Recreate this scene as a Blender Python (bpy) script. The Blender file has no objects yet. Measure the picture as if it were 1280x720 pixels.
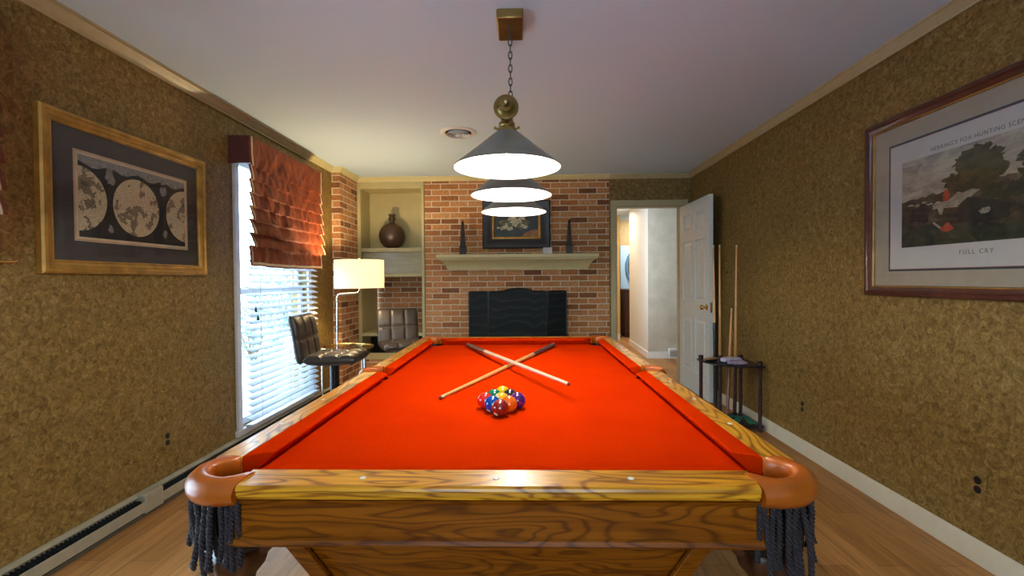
import bpy, bmesh, math, random
from mathutils import Vector, Matrix, Quaternion, noise
random.seed(7)
S = bpy.context.scene
COL = S.collection
PI = math.pi

# ------------------------------------------------------------------ camera
cam_d = bpy.data.cameras.new('camera')
cam_d.sensor_width = 36.0
cam_d.lens = 593.2 / 1280 * 36.0
cam_d.clip_start = 0.02
cam = bpy.data.objects.new('camera', cam_d); COL.objects.link(cam)
yw, pt, rl = [math.radians(v) for v in (1.4458, 1.005, -0.4556)]
Fw = Vector((-math.sin(yw)*math.cos(pt), math.cos(yw)*math.cos(pt), -math.sin(pt)))
Rt = Vector((math.cos(yw), math.sin(yw), 0)); Up = Rt.cross(Fw)
A = math.cos(rl)*Rt + math.sin(rl)*Up; B = -math.sin(rl)*Rt + math.cos(rl)*Up
M = Matrix((A, B, -Fw)).transposed().to_4x4(); M.translation = (0, 0, 1.2304)
cam.matrix_world = M
S.camera = cam

# ------------------------------------------------------------------ room numbers
XL, XR, D, ZC, YB = -2.053, 1.938, 5.56, 2.44, -1.6

# ------------------------------------------------------------------ world, big lights, exposure
S.view_settings.view_transform = 'Standard'
S.view_settings.look = 'None'
S.view_settings.exposure = 0.22
S.view_settings.gamma = 1.0
S.view_settings.use_curve_mapping = False
W = bpy.data.worlds.new('sky'); S.world = W; W.use_nodes = True
wn = W.node_tree.nodes; wl = W.node_tree.links; wn.clear()
wo = wn.new('ShaderNodeOutputWorld'); wb = wn.new('ShaderNodeBackground')
tc = wn.new('ShaderNodeTexCoord'); sx = wn.new('ShaderNodeSeparateXYZ'); cr = wn.new('ShaderNodeValToRGB')
wl.new(tc.outputs['Generated'], sx.inputs[0]); wl.new(sx.outputs['Z'], cr.inputs[0])
cr.color_ramp.elements[0].position = 0.0; cr.color_ramp.elements[0].color = (0.64, 0.86, 1.0, 1)
cr.color_ramp.elements[1].position = 0.6; cr.color_ramp.elements[1].color = (0.50, 0.72, 1.0, 1)
wl.new(cr.outputs[0], wb.inputs['Color']); wb.inputs['Strength'].default_value = 11
wl.new(wb.outputs[0], wo.inputs['Surface'])

def area(name, loc, target, w, h, power, color, portal=False):
    l = bpy.data.lights.new(name, 'AREA'); l.shape = 'RECTANGLE'; l.size = w; l.size_y = h
    l.energy = power; l.color = color
    if portal: l.cycles.is_portal = True
    o = bpy.data.objects.new(name, l); COL.objects.link(o); o.location = loc
    o.rotation_euler = (Vector(target) - Vector(loc)).to_track_quat('-Z', 'Y').to_euler()
    return o
area('daylight_portal_side', (XL-0.14, 3.9, 1.2), (0, 3.9, 1.2), 1.2, 2.1, 1, (1,1,1), True)
area('daylight_portal_side_near', (XL-0.14, 1.04, 1.2), (0, 1.04, 1.2), 1.2, 2.1, 1, (1,1,1), True)
area('rear_fill_portal', (0, YB-0.1, 1.5), (0, 0, 1.5), 1.6, 1.2, 1, (1,1,1), True)  # portal for the added rear fill window
area('hall_daylight', (1.05, 6.7, 1.5), (2.2, 7.6, 1.2), 0.8, 1.6, 26, (0.86, 0.93, 1.0))
area('hall_fill', (1.5, 8.6, 2.42), (1.6, 8.9, 0), 0.5, 0.5, 16, (1.0, 0.82, 0.6))  # fill light added to brighten the hall, no fixture behind it
area('far_room_fill', (2.5, 9.7, 2.4), (2.3, 10.1, 0.9), 0.4, 0.4, 18, (0.95, 0.95, 1.0))  # added fill for the room past the hall, not a real lamp

# ------------------------------------------------------------------ helpers: materials
def new_mat(name):
    m = bpy.data.materials.new(name); m.use_nodes = True
    n = m.node_tree.nodes; l = m.node_tree.links
    return m, n, l, n['Principled BSDF']
def objcoord(n, l, scale=(1,1,1), loc=(0,0,0), rot=(0,0,0)):
    t = n.new('ShaderNodeTexCoord'); mp = n.new('ShaderNodeMapping')
    mp.inputs['Scale'].default_value = scale; mp.inputs['Location'].default_value = loc; mp.inputs['Rotation'].default_value = rot
    l.new(t.outputs['Object'], mp.inputs['Vector']); return mp.outputs['Vector']
def ramp(n, l, src, stops, interp='LINEAR'):
    r = n.new('ShaderNodeValToRGB'); cr = r.color_ramp; cr.interpolation = interp
    while len(cr.elements) < len(stops): cr.elements.new(0.5)
    for e, (p, c) in zip(cr.elements, stops): e.position = p; e.color = (*c, 1)
    l.new(src, r.inputs[0]); return r.outputs[0]
def noise_tex(n, l, vec, scale, detail=3, rough=0.5, dist=0.0):
    t = n.new('ShaderNodeTexNoise'); t.inputs['Scale'].default_value = scale; t.inputs['Detail'].default_value = detail
    t.inputs['Roughness'].default_value = rough; t.inputs['Distortion'].default_value = dist
    l.new(vec, t.inputs['Vector']); return t.outputs['Fac']
def bump(n, l, b, h, strength=0.3, dist=0.002):
    u = n.new('ShaderNodeBump'); u.inputs['Strength'].default_value = strength; u.inputs['Distance'].default_value = dist
    l.new(h, u.inputs['Height']); l.new(u.outputs[0], b.inputs['Normal'])
def mixc(n, l, fac, a, b, mode='MIX'):
    x = n.new('ShaderNodeMix'); x.data_type = 'RGBA'; x.blend_type = mode
    for s, v in ((x.inputs[0], fac), (x.inputs[6], a), (x.inputs[7], b)):
        if isinstance(v, (int, float)): s.default_value = v
        elif isinstance(v, tuple): s.default_value = (*v, 1)
        else: l.new(v, s)
    return x.outputs[2]
_cache = {}
def plain(name, c, rough=0.6, metal=0.0, var=0.12, scale=18, spec=0.5, bmp=0.0, coat=0.0, stretch=(1,1,1)):
    if name in _cache: return _cache[name]
    m, n, l, b = new_mat(name)
    v = objcoord(n, l, stretch); f = noise_tex(n, l, v, scale, 4)
    lo = tuple(x*(1-var) for x in c); hi = tuple(min(1, x*(1+var)) for x in c)
    l.new(ramp(n, l, f, [(0.3, lo), (0.7, hi)]), b.inputs['Base Color'])
    b.inputs['Roughness'].default_value = rough; b.inputs['Metallic'].default_value = metal
    b.inputs['Specular IOR Level'].default_value = spec; b.inputs['Coat Weight'].default_value = coat
    b.inputs['Coat Roughness'].default_value = 0.08
    if bmp: bump(n, l, b, f, bmp)
    _cache[name] = m; return m
def oak(name, axis, dark, light, rough=0.33, coat=0.22, ring=1.0, off=(0.13, 0.21, 0.07)):
    m, n, l, b = new_mat(name)
    s = [1, 1, 1]; s[axis] = 0.24
    v = objcoord(n, l, tuple(s), off)
    nf = noise_tex(n, l, v, 8.5*ring, 2.0, 0.42, 0.35)
    ml = n.new('ShaderNodeMath'); ml.operation = 'MULTIPLY'; ml.inputs[1].default_value = 80; l.new(nf, ml.inputs[0])
    sn = n.new('ShaderNodeMath'); sn.operation = 'SINE'; l.new(ml.outputs[0], sn.inputs[0])
    w = n.new('ShaderNodeMath'); w.operation = 'MULTIPLY_ADD'; w.inputs[1].default_value = 0.5; w.inputs[2].default_value = 0.5; l.new(sn.outputs[0], w.inputs[0])
    c1 = ramp(n, l, w.outputs[0], [(0.0, dark), (0.12, tuple(0.6*a+0.4*c for a, c in zip(dark, light))), (0.35, tuple(0.15*a+0.85*c for a, c in zip(dark, light))), (1.0, light)])
    s2 = [60, 60, 60]; s2[axis] = 2.5
    f = noise_tex(n, l, objcoord(n, l, tuple(s2)), 1.6, 3)
    c2 = mixc(n, l, 1.0, c1, ramp(n, l, f, [(0.35, (0.72, 0.66, 0.6)), (0.6, (1, 1, 1))]), 'MULTIPLY')
    l.new(c2, b.inputs['Base Color']); b.inputs['Roughness'].default_value = rough
    b.inputs['Coat Weight'].default_value = coat; b.inputs['Coat Roughness'].default_value = 0.12; b.inputs['Specular IOR Level'].default_value = 0.3
    bump(n, l, b, f, 0.12, 0.001)
    return m
def brick_mat(name, side=False, tint=(1, 1, 1)):
    m, n, l, b = new_mat(name)
    t = n.new('ShaderNodeTexCoord'); sp = n.new('ShaderNodeSeparateXYZ'); cb = n.new('ShaderNodeCombineXYZ')
    l.new(t.outputs['Object'], sp.inputs[0]); l.new(sp.outputs['Y' if side else 'X'], cb.inputs[0]); l.new(sp.outputs['Z'], cb.inputs[1])
    jig = noise_tex(n, l, cb.outputs[0], 14, 3)
    ad = n.new('ShaderNodeVectorMath'); ad.operation = 'ADD'; cj = n.new('ShaderNodeCombineXYZ')
    mj = n.new('ShaderNodeMath'); mj.operation = 'MULTIPLY'; mj.inputs[1].default_value = 0.008
    l.new(jig, mj.inputs[0]); l.new(mj.outputs[0], cj.inputs[1]); l.new(mj.outputs[0], cj.inputs[0])
    l.new(cb.outputs[0], ad.inputs[0]); l.new(cj.outputs[0], ad.inputs[1])
    k = n.new('ShaderNodeTexBrick'); l.new(ad.outputs[0], k.inputs['Vector'])
    k.inputs['Scale'].default_value = 1; k.inputs['Brick Width'].default_value = 0.2146; k.inputs['Row Height'].default_value = 0.0675
    k.inputs['Mortar Size'].default_value = 0.0062; k.inputs['Mortar Smooth'].default_value = 0.25; k.inputs['Bias'].default_value = 0.0
    k.inputs['Color1'].default_value = (0, 0, 0, 1); k.inputs['Color2'].default_value = (1, 1, 1, 1); k.inputs['Mortar'].default_value = (0.5, 0.5, 0.5, 1)
    T = lambda c: tuple(a*q for a, q in zip(c, tint))
    cc = ramp(n, l, k.outputs['Color'], [(0.0, T((0.20, 0.080, 0.030))), (0.22, T((0.38, 0.150, 0.052))), (0.5, T((0.56, 0.245, 0.088))), (0.78, T((0.60, 0.31, 0.135))), (1.0, T((0.46, 0.17, 0.050)))])
    g = noise_tex(n, l, cb.outputs[0], 38, 5, 0.65)
    cg = mixc(n, l, 1.0, cc, ramp(n, l, g, [(0.3, (0.62, 0.6, 0.58)), (0.65, (1.12, 1.1, 1.08))]), 'MULTIPLY')
    fin = mixc(n, l, k.outputs['Fac'], cg, T((0.68, 0.58, 0.42)))
    l.new(fin, b.inputs['Base Color']); b.inputs['Roughness'].default_value = 0.9
    inv = n.new('ShaderNodeMath'); inv.operation = 'SUBTRACT'; inv.inputs[0].default_value = 1; l.new(k.outputs['Fac'], inv.inputs[1])
    hg = n.new('ShaderNodeMath'); hg.operation = 'MULTIPLY_ADD'; hg.inputs[1].default_value = 0.25; l.new(g, hg.inputs[0]); l.new(inv.outputs[0], hg.inputs[2])
    bump(n, l, b, hg.outputs[0], 0.7, 0.006)
    return m
def wallpaper(name, tint=(1, 1, 1)):
    m, n, l, b = new_mat(name)
    v = objcoord(n, l)
    a = noise_tex(n, l, v, 34, 4, 0.62, 1.2); c = noise_tex(n, l, v, 110, 3, 0.6, 0.8); big = noise_tex(n, l, v, 2.2, 2)
    T = lambda q: tuple(x*y for x, y in zip(q, tint))
    c1 = ramp(n, l, a, [(0.30, T((0.120, 0.072, 0.014))), (0.44, T((0.205, 0.134, 0.032))), (0.56, T((0.275, 0.190, 0.055))), (0.72, T((0.40, 0.30, 0.115)))])
    c2 = mixc(n, l, 1.0, c1, ramp(n, l, c, [(0.3, (0.74, 0.73, 0.7)), (0.7, (1.16, 1.16, 1.16))]), 'MULTIPLY')
    c3 = mixc(n, l, 1.0, c2, ramp(n, l, big, [(0.3, (0.93, 0.92, 0.9)), (0.7, (1.05, 1.05, 1.05))]), 'MULTIPLY')
    l.new(c3, b.inputs['Base Color']); b.inputs['Roughness'].default_value = 0.55; b.inputs['Specular IOR Level'].default_value = 0.35
    bump(n, l, b, a, 0.15, 0.002)
    return m
def glass_mat(name, gloss=0.08, tint=(1, 1, 1)):
    m = bpy.data.materials.new(name); m.use_nodes = True; n = m.node_tree.nodes; l = m.node_tree.links; n.clear()
    o = n.new('ShaderNodeOutputMaterial'); mx = n.new('ShaderNodeMixShader'); t = n.new('ShaderNodeBsdfTransparent'); g = n.new('ShaderNodeBsdfGlossy')
    fr = n.new('ShaderNodeLayerWeight'); pw = n.new('ShaderNodeMath'); pw.operation = 'POWER'; pw.inputs[1].default_value = 4.0
    ad = n.new('ShaderNodeMath'); ad.operation = 'MULTIPLY_ADD'; ad.inputs[1].default_value = 0.5; ad.inputs[2].default_value = gloss
    l.new(fr.outputs['Facing'], pw.inputs[0]); l.new(pw.outputs[0], ad.inputs[0]); l.new(ad.outputs[0], mx.inputs[0])
    t.inputs['Color'].default_value = (*tint, 1); g.inputs['Roughness'].default_value = 0.02
    l.new(t.outputs[0], mx.inputs[1]); l.new(g.outputs[0], mx.inputs[2]); l.new(mx.outputs[0], o.inputs['Surface'])
    return m
def emit_mat(name, c, s):
    m, n, l, b = new_mat(name)
    b.inputs['Base Color'].default_value = (*c, 1); b.inputs['Emission Color'].default_value = (*c, 1); b.inputs['Emission Strength'].default_value = s
    return m

# ------------------------------------------------------------------ helpers: meshes
class MB:
    def __init__(s): s.bm = bmesh.new(); s.mi = 0
    def face(s, vs):
        try:
            f = s.bm.faces.new(vs); f.material_index = s.mi; return f
        except ValueError: return None
    def box(s, a, b):
        x0, y0, z0 = [min(p, q) for p, q in zip(a, b)]; x1, y1, z1 = [max(p, q) for p, q in zip(a, b)]
        v = [s.bm.verts.new(c) for c in ((x0,y0,z0),(x1,y0,z0),(x1,y1,z0),(x0,y1,z0),(x0,y0,z1),(x1,y0,z1),(x1,y1,z1),(x0,y1,z1))]
        for f in ((3,2,1,0),(4,5,6,7),(0,1,5,4),(1,2,6,5),(2,3,7,6),(3,0,4,7)): s.face([v[i] for i in f])
        return s
    def hexa(s, lo, hi):   # two loops of equal length joined and capped
        a = [s.bm.verts.new(p) for p in lo]; b = [s.bm.verts.new(p) for p in hi]; k = len(a)
        s.face(a[::-1]); s.face(b)
        for i in range(k): s.face([a[i], a[(i+1)%k], b[(i+1)%k], b[i]])
        return s
    def prism(s, poly, z0, z1):
        return s.hexa([(x, y, z0) for x, y in poly], [(x, y, z1) for x, y in poly])
    def loops(s, L, close=True, cap=True):
        R = [[s.bm.verts.new(p) for p in lp] for lp in L]; k = len(R[0])
        for a, b in zip(R, R[1:]):
            for i in range(k if close else k-1): s.face([a[i], a[(i+1)%k], b[(i+1)%k], b[i]])
        if cap and close: s.face(R[0][::-1]); s.face(R[-1])
        return s
    def lathe(s, prof, c=(0,0,0), seg=24, axis='Z', cap=True):
        L = []
        for r, h in prof:
            lp = []
            for i in range(seg):
                a = 2*PI*i/seg; u, v = r*math.cos(a), r*math.sin(a)
                p = (u, v, h) if axis == 'Z' else ((h, u, v) if axis == 'X' else (v, h, u))
                lp.append((c[0]+p[0], c[1]+p[1], c[2]+p[2]))
            L.append(lp)
        return s.loops(L, True, cap)
    def tube(s, pts, r, seg=10, closed=False, cap=True):
        P = [Vector(p) for p in pts]; k = len(P); L = []
        up = None
        for i, p in enumerate(P):
            if closed: t = (P[(i+1)%k] - P[i-1]).normalized()
            else: t = (P[min(i+1, k-1)] - P[max(i-1, 0)]).normalized()
            if up is None: up = t.orthogonal().normalized()
            up = (up - t*up.dot(t)).normalized(); w = t.cross(up)
            rr = r[i] if isinstance(r, (list, tuple)) else r
            L.append([tuple(p + up*rr*math.cos(2*PI*j/seg) + w*rr*math.sin(2*PI*j/seg)) for j in range(seg)])
        if closed: L.append(L[0])
        s.loops(L, True, cap and not closed)
        if closed: bmesh.ops.remove_doubles(s.bm, verts=s.bm.verts, dist=1e-6)
        return s
    def sphere(s, c, r, seg=24, rings=14, sc=(1,1,1)):
        mt = Matrix.Translation(c) @ Matrix.Diagonal((*sc, 1))
        g = bmesh.ops.create_uvsphere(s.bm, u_segments=seg, v_segments=rings, radius=r, matrix=mt)
        for v in g['verts']:
            for f in v.link_faces: f.material_index = s.mi
        return s
    def poly(s, pts):
        s.face([s.bm.verts.new(p) for p in pts]); return s
    def build(s, name, mats, parent=None, loc=None, bevel=0.0, smooth=True, seg=2, angle=35):
        bmesh.ops.recalc_face_normals(s.bm, faces=s.bm.faces)
        me = bpy.data.meshes.new(name); s.bm.to_mesh(me); s.bm.free()
        for m in (mats if isinstance(mats, (list, tuple)) else [mats]): me.materials.append(m)
        if smooth:
            me.shade_smooth(); me.set_sharp_from_angle(angle=math.radians(angle))
        o = bpy.data.objects.new(name, me); COL.objects.link(o)
        if parent: o.parent = parent
        if loc: o.location = loc
        if bevel:
            md = o.modifiers.new('bevel', 'BEVEL'); md.width = bevel; md.segments = seg; md.limit_method = 'ANGLE'; md.angle_limit = math.radians(40)
            md.harden_normals = False
        return o
def thing(name, label, cat, loc=(0,0,0), rz=0.0, group=None, rot=None):
    o = bpy.data.objects.new(name, None); COL.objects.link(o); o.empty_display_size = 0.05
    o.location = loc; o.rotation_euler = rot if rot else (0, 0, rz)
    return tag(o, label, cat, group)
def tag(o, label, cat, group=None):
    o['label'] = label; o['category'] = cat
    if group: o['group'] = group
    return o
def struct(o): o['kind'] = 'structure'; return o
def copy_tree(o, parent=None):
    c = o.copy(); COL.objects.link(c); c.parent = parent
    for ch in list(o.children): copy_tree(ch, c)
    return c
def frame_loops(mb, w, h, prof):   # mitred picture frame in XZ, facing -Y; prof = (inset, depth towards -Y)
    L = []
    for ins, d in prof:
        x, z = w/2-ins, h/2-ins
        L.append([(-x, -d, -z), (x, -d, -z), (x, -d, z), (-x, -d, z)])
    L.append(L[0]); R = [[mb.bm.verts.new(p) for p in lp] for lp in L[:-1]]; R.append(R[0])
    for a, b in zip(R, R[1:]):
        for i in range(4): mb.face([a[i], a[(i+1)%4], b[(i+1)%4], b[i]])
def text_mesh(name, body, size, mat, parent, loc, rot=(PI/2, 0, 0), extr=0.0004, spacing=1.0):
    c = bpy.data.curves.new(name, 'FONT'); c.body = body; c.size = size; c.align_x = 'CENTER'; c.align_y = 'CENTER'
    c.extrude = extr; c.space_character = spacing; c.resolution_u = 3
    t = bpy.data.objects.new(name+'_curve', c); COL.objects.link(t)
    bpy.context.view_layer.update()
    me = bpy.data.meshes.new_from_object(t.evaluated_get(bpy.context.evaluated_depsgraph_get()))
    bpy.data.objects.remove(t); me.name = name; me.materials.clear(); me.materials.append(mat)
    o = bpy.data.objects.new(name, me); COL.objects.link(o); o.parent = parent; o.location = loc; o.rotation_euler = rot
    return o

# ------------------------------------------------------------------ materials
M_PAPER = wallpaper('wallpaper_mottled', (0.97, 0.90, 0.86))
M_BRICK = brick_mat('brick_front'); M_BRICKS = brick_mat('brick_side', True)
M_CEIL = plain('ceiling_paint', (0.64, 0.81, 1.0), 0.9, var=0.03, scale=220, bmp=0.25)
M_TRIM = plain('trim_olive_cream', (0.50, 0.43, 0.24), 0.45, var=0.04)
M_CROWN_SHADED = plain('crown_shaded_tan', (0.42, 0.34, 0.19), 0.4, var=0.06)  # same crown, its dimmer light painted in as a darker tan
M_BASE = plain('baseboard_cream', (0.68, 0.62, 0.46), 0.4, var=0.04)
M_CREAM = plain('bookcase_paint', (0.52, 0.44, 0.21), 0.5, var=0.05, scale=9)
M_CREAMG = plain('bookcase_panel', (0.38, 0.35, 0.22), 0.3, var=0.12, scale=5, stretch=(1, 1, 8))
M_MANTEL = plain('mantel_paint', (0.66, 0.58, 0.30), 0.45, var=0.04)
M_WHITE = plain('white_paint', (0.78, 0.80, 0.80), 0.4, var=0.03)
M_DOOR = plain('door_paint', (0.74, 0.82, 0.80), 0.35, var=0.04)
M_BLIND = plain('blind_white', (0.50, 0.56, 0.62), 0.45, var=0.03)
M_OAKX = oak('oak_along_x', 0, (0.33, 0.105, 0.004), (0.76, 0.33, 0.014))
M_OAKY = oak('oak_along_y', 1, (0.30, 0.100, 0.004), (0.78, 0.37, 0.028))
M_OAKXD = oak('oak_shaded_x', 0, (0.140, 0.034, 0.001), (0.285, 0.076, 0.002), ring=1.35, coat=0.1)  # darker copy of the rail oak, weak light on the apron put into colour
M_OAKYD = oak('oak_shaded_y', 1, (0.140, 0.034, 0.001), (0.285, 0.076, 0.002), ring=1.35, coat=0.1)  # shaded oak copy for the side aprons
M_LEATH = plain('pocket_casting_brown', (0.46, 0.098, 0.004), 0.36, var=0.2, scale=10, coat=0.12)
M_CARVE = plain('carved_dark_wood', (0.075, 0.020, 0.006), 0.4, var=0.35, scale=14, coat=0.12)
M_CORD = plain('fringe_cord_dark', (0.026, 0.015, 0.016), 0.75, var=0.3, scale=60)
M_BLACK = plain('black_lacquer', (0.012, 0.011, 0.014), 0.25, var=0.2)
M_SOOT_SHADE = plain('soot_and_shade_black', (0.015, 0.013, 0.012), 0.95, var=0.3)  # firebox soot; also painted shade inside the bookcase bottom and ceiling vent
M_BRASS = plain('antique_brass', (0.36, 0.24, 0.08), 0.35, 0.9, var=0.2, scale=12)
M_GOLDM = plain('polished_brass', (0.75, 0.50, 0.16), 0.22, 1.0, var=0.05)
M_CHROME = plain('chrome', (0.78, 0.78, 0.80), 0.12, 1.0, var=0.02)
M_PEWT = plain('pewter_shade', (0.30, 0.295, 0.25), 0.42, 0.75, var=0.12, scale=9)
M_SHADEIN = plain('shade_white_enamel', (0.92, 0.92, 0.92), 0.6, var=0.01)
M_LEA = plain('grey_brown_leather', (0.048, 0.035, 0.026), 0.36, var=0.12, scale=30, bmp=0.1)
M_GLASS = glass_mat('clear_glass', 0.04); M_PGLASS = glass_mat('picture_glass', 0.02)
def felt():
    m, n, l, b = new_mat('red_cloth')
    v = objcoord(n, l); f = noise_tex(n, l, v, 420, 2); g = noise_tex(n, l, v, 5, 3)
    c = mixc(n, l, 1.0, ramp(n, l, f, [(0.3, (0.46, 0.019, 0.0006)), (0.7, (0.58, 0.029, 0.0010))]), ramp(n, l, g, [(0.3, (0.94, 0.9, 0.9)), (0.7, (1.03, 1.1, 1.0))]), 'MULTIPLY')
    l.new(c, b.inputs['Base Color']); b.inputs['Roughness'].default_value = 1.0; b.inputs['Specular IOR Level'].default_value = 0.0
    bump(n, l, b, f, 0.2, 0.0006); return m
M_FELT = felt()
def floor_mat():
    m, n, l, b = new_mat('laminate_planks')
    t = n.new('ShaderNodeTexCoord'); sp = n.new('ShaderNodeSeparateXYZ'); cb = n.new('ShaderNodeCombineXYZ')
    l.new(t.outputs['Object'], sp.inputs[0]); l.new(sp.outputs['Y'], cb.inputs[0]); l.new(sp.outputs['X'], cb.inputs[1])
    k = n.new('ShaderNodeTexBrick'); l.new(cb.outputs[0], k.inputs['Vector']); k.offset = 0.37
    k.inputs['Scale'].default_value = 1; k.inputs['Brick Width'].default_value = 1.25; k.inputs['Row Height'].default_value = 0.125
    k.inputs['Mortar Size'].default_value = 0.0012; k.inputs['Mortar Smooth'].default_value = 0.1
    k.inputs['Color1'].default_value = (0, 0, 0, 1); k.inputs['Color2'].default_value = (1, 1, 1, 1); k.inputs['Mortar'].default_value = (0.4, 0.4, 0.4, 1)
    base = ramp(n, l, k.outputs['Color'], [(0.0, (0.36, 0.165, 0.045)), (0.5, (0.43, 0.205, 0.060)), (1.0, (0.50, 0.25, 0.080))])
    f = noise_tex(n, l, objcoord(n, l, (16, 0.9, 1)), 2.2, 5, 0.6, 1.0)
    c = mixc(n, l, 1.0, base, ramp(n, l, f, [(0.3, (0.62, 0.56, 0.5)), (0.55, (1, 1, 1)), (0.8, (1.15, 1.12, 1.1))]), 'MULTIPLY')
    fin = mixc(n, l, k.outputs['Fac'], c, (0.12, 0.06, 0.03))
    l.new(fin, b.inputs['Base Color']); b.inputs['Roughness'].default_value = 0.46; b.inputs['Specular IOR Level'].default_value = 0.3
    bump(n, l, b, f, 0.08, 0.001); return m
M_FLOOR = floor_mat()

# ------------------------------------------------------------------ room shell
struct(MB().box((-2.4, YB-0.2, -0.1), (3.4, 10.6, 0)).build('floor', M_FLOOR, smooth=False))
struct(MB().box((-2.2, YB-0.12, ZC), (XR+0.12, D+0.12, ZC+0.1)).build('ceiling', M_CEIL, smooth=False))
struct(MB().box((-2.2, D+0.121, 2.395), (1.0, D+0.75, ZC+0.1)).build('ceiling_niche', M_CEIL, smooth=False))
WIN = [(3.36, 4.44), (0.50, 1.58)]          # the side windows (Y ranges)
WZ0, WZ1 = 0.17, 2.14
mb = MB()
ys = [YB] + [v for w in sorted(WIN) for v in w] + [5.05]
for i in range(0, len(ys), 2): mb.box((XL-0.14, ys[i], 0), (XL, ys[i+1], ZC))
for a, b in WIN: mb.box((XL-0.14, a, 0), (XL, b, WZ0)).box((XL-0.14, a, WZ1), (XL, b, ZC))
struct(mb.build('wall_left', M_PAPER, smooth=False))
struct(MB().box((XR, YB, 0), (XR+0.12, D+0.12, ZC)).build('wall_right', M_PAPER, smooth=False))
struct(MB().box((XL-0.14, YB-0.12, 0), (-0.8, YB, ZC)).box((0.8, YB-0.12, 0), (XR+0.12, YB, ZC)).box((-0.8, YB-0.12, 0), (0.8, YB, 0.9)).box((-0.8, YB-0.12, 2.1), (0.8, YB, ZC)).build('wall_rear', M_PAPER, smooth=False))  # opening left for the added fill window
struct(MB().box((0.996, D, 0), (1.076, D+0.12, ZC)).box((1.84, D, 0), (XR, D+0.12, ZC)).box((1.076, D, 2.072), (1.84, D+0.12, ZC)).build('wall_back', M_PAPER, smooth=False))
# brick chimney wall with firebox opening and raised hearth
mb = MB().box((-1.161, D, 0), (-0.53, D+0.5, ZC)).box((0.38, D, 0), (0.996, D+0.5, ZC)).box((-0.53, D, 1.0), (0.38, D+0.5, ZC)).box((-0.53, D, 0), (0.38, D+0.5, 0.30))
struct(mb.build('wall_fireplace', M_BRICK, smooth=False))
struct(MB().box((-0.53, D+0.44, 0.3), (0.38, D+0.5, 1.0)).box((-0.56, D+0.02, 0.3), (-0.53, D+0.5, 1.0)).box((0.38, D+0.02, 0.3), (0.41, D+0.5, 1.0)).build('trim_firebox', M_SOOT_SHADE, smooth=False))
struct(MB().box((-0.95, D-0.42, 0), (0.78, D, 0.28)).build('trim_hearth', M_BRICK, smooth=False))
struct(MB().box((XL-0.14, 5.05, 0), (-1.96, D+0.1, ZC)).build('wall_pier', M_BRICKS, smooth=False))
struct(MB().box((-1.96, D, 0), (-1.161, D+0.7, 0.301)).box((-2.05, D+0.62, 0.3), (-1.161, D+0.7, ZC)).build('wall_niche', M_BRICK, smooth=False))
# front face of the pier needs bricks running across it
mp = MB().box((XL, 5.044, 0), (-1.96, 5.0495, ZC)); struct(mp.build('wall_pier_face', M_BRICK, smooth=False))

# crown moulding swept round the room
def sweep(path, prof, name, mat, z=ZC):
    # path: XY polyline, room interior on the right-hand side of travel; prof: (out from wall, below ceiling)
    P = [Vector((x, y, 0)) for x, y in path]; L = []
    for i, p in enumerate(P):
        ns = []
        if i > 0: d = (P[i]-P[i-1]).normalized(); ns.append(Vector((d.y, -d.x, 0)))
        if i < len(P)-1: d = (P[i+1]-P[i]).normalized(); ns.append(Vector((d.y, -d.x, 0)))
        if len(ns) == 2:
            mdir = (ns[0]+ns[1]); mdir = mdir / (1+ns[0].dot(ns[1]))
        else: mdir = ns[0]
        L.append([tuple(p + mdir*o + Vector((0, 0, z-dz))) for o, dz in prof])
    return MB().loops(L).build(name, mat, angle=25)
CP = [(0.0005, 0.0), (0.0005, 0.05), (0.012, 0.052), (0.016, 0.043), (0.024, 0.038), (0.036, 0.022), (0.046, 0.012), (0.055, 0.010), (0.056, 0.0)]
struct(sweep([(XL, YB), (XL, 4.52)], [(a*1.16, b*1.14) for a, b in CP], 'trim_1', M_CROWN_SHADED))
struct(sweep([(XL, 4.52), (XL, 5.044), (-1.96, 5.044), (-1.96, D), (0.996, D)], CP, 'trim_2', M_MANTEL))  # same crown in a paler colour, the lamp's glow painted in
struct(sweep([(0.996, D), (XR, D), (XR, YB)], CP, 'trim_3', M_TRIM))  # crown tone differs here by light alone, put into the colour
BP = [(0.0005, 0.0), (0.0005, 0.10), (0.006, 0.10), (0.010, 0.092), (0.014, 0.082), (0.014, 0.0)]
struct(sweep([(XR, D), (XR, YB)], [(a, -b+0.0) for a, b in BP], 'baseboard_right', M_BASE, z=0.001))
# door casing
struct(MB().box((1.012, D-0.018, 0), (1.076, D, 2.072)).box((1.84, D-0.018, 0), (1.90, D, 2.072)).box((1.012, D-0.018, 2.072), (1.90, D, 2.14))
       .box((1.076, D, 0), (1.088, D+0.12, 2.072)).box((1.828, D, 0), (1.84, D+0.12, 2.072)).box((1.088, D, 2.060), (1.828, D+0.12, 2.072)).build('trim_door', M_TRIM, bevel=0.004))
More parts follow.
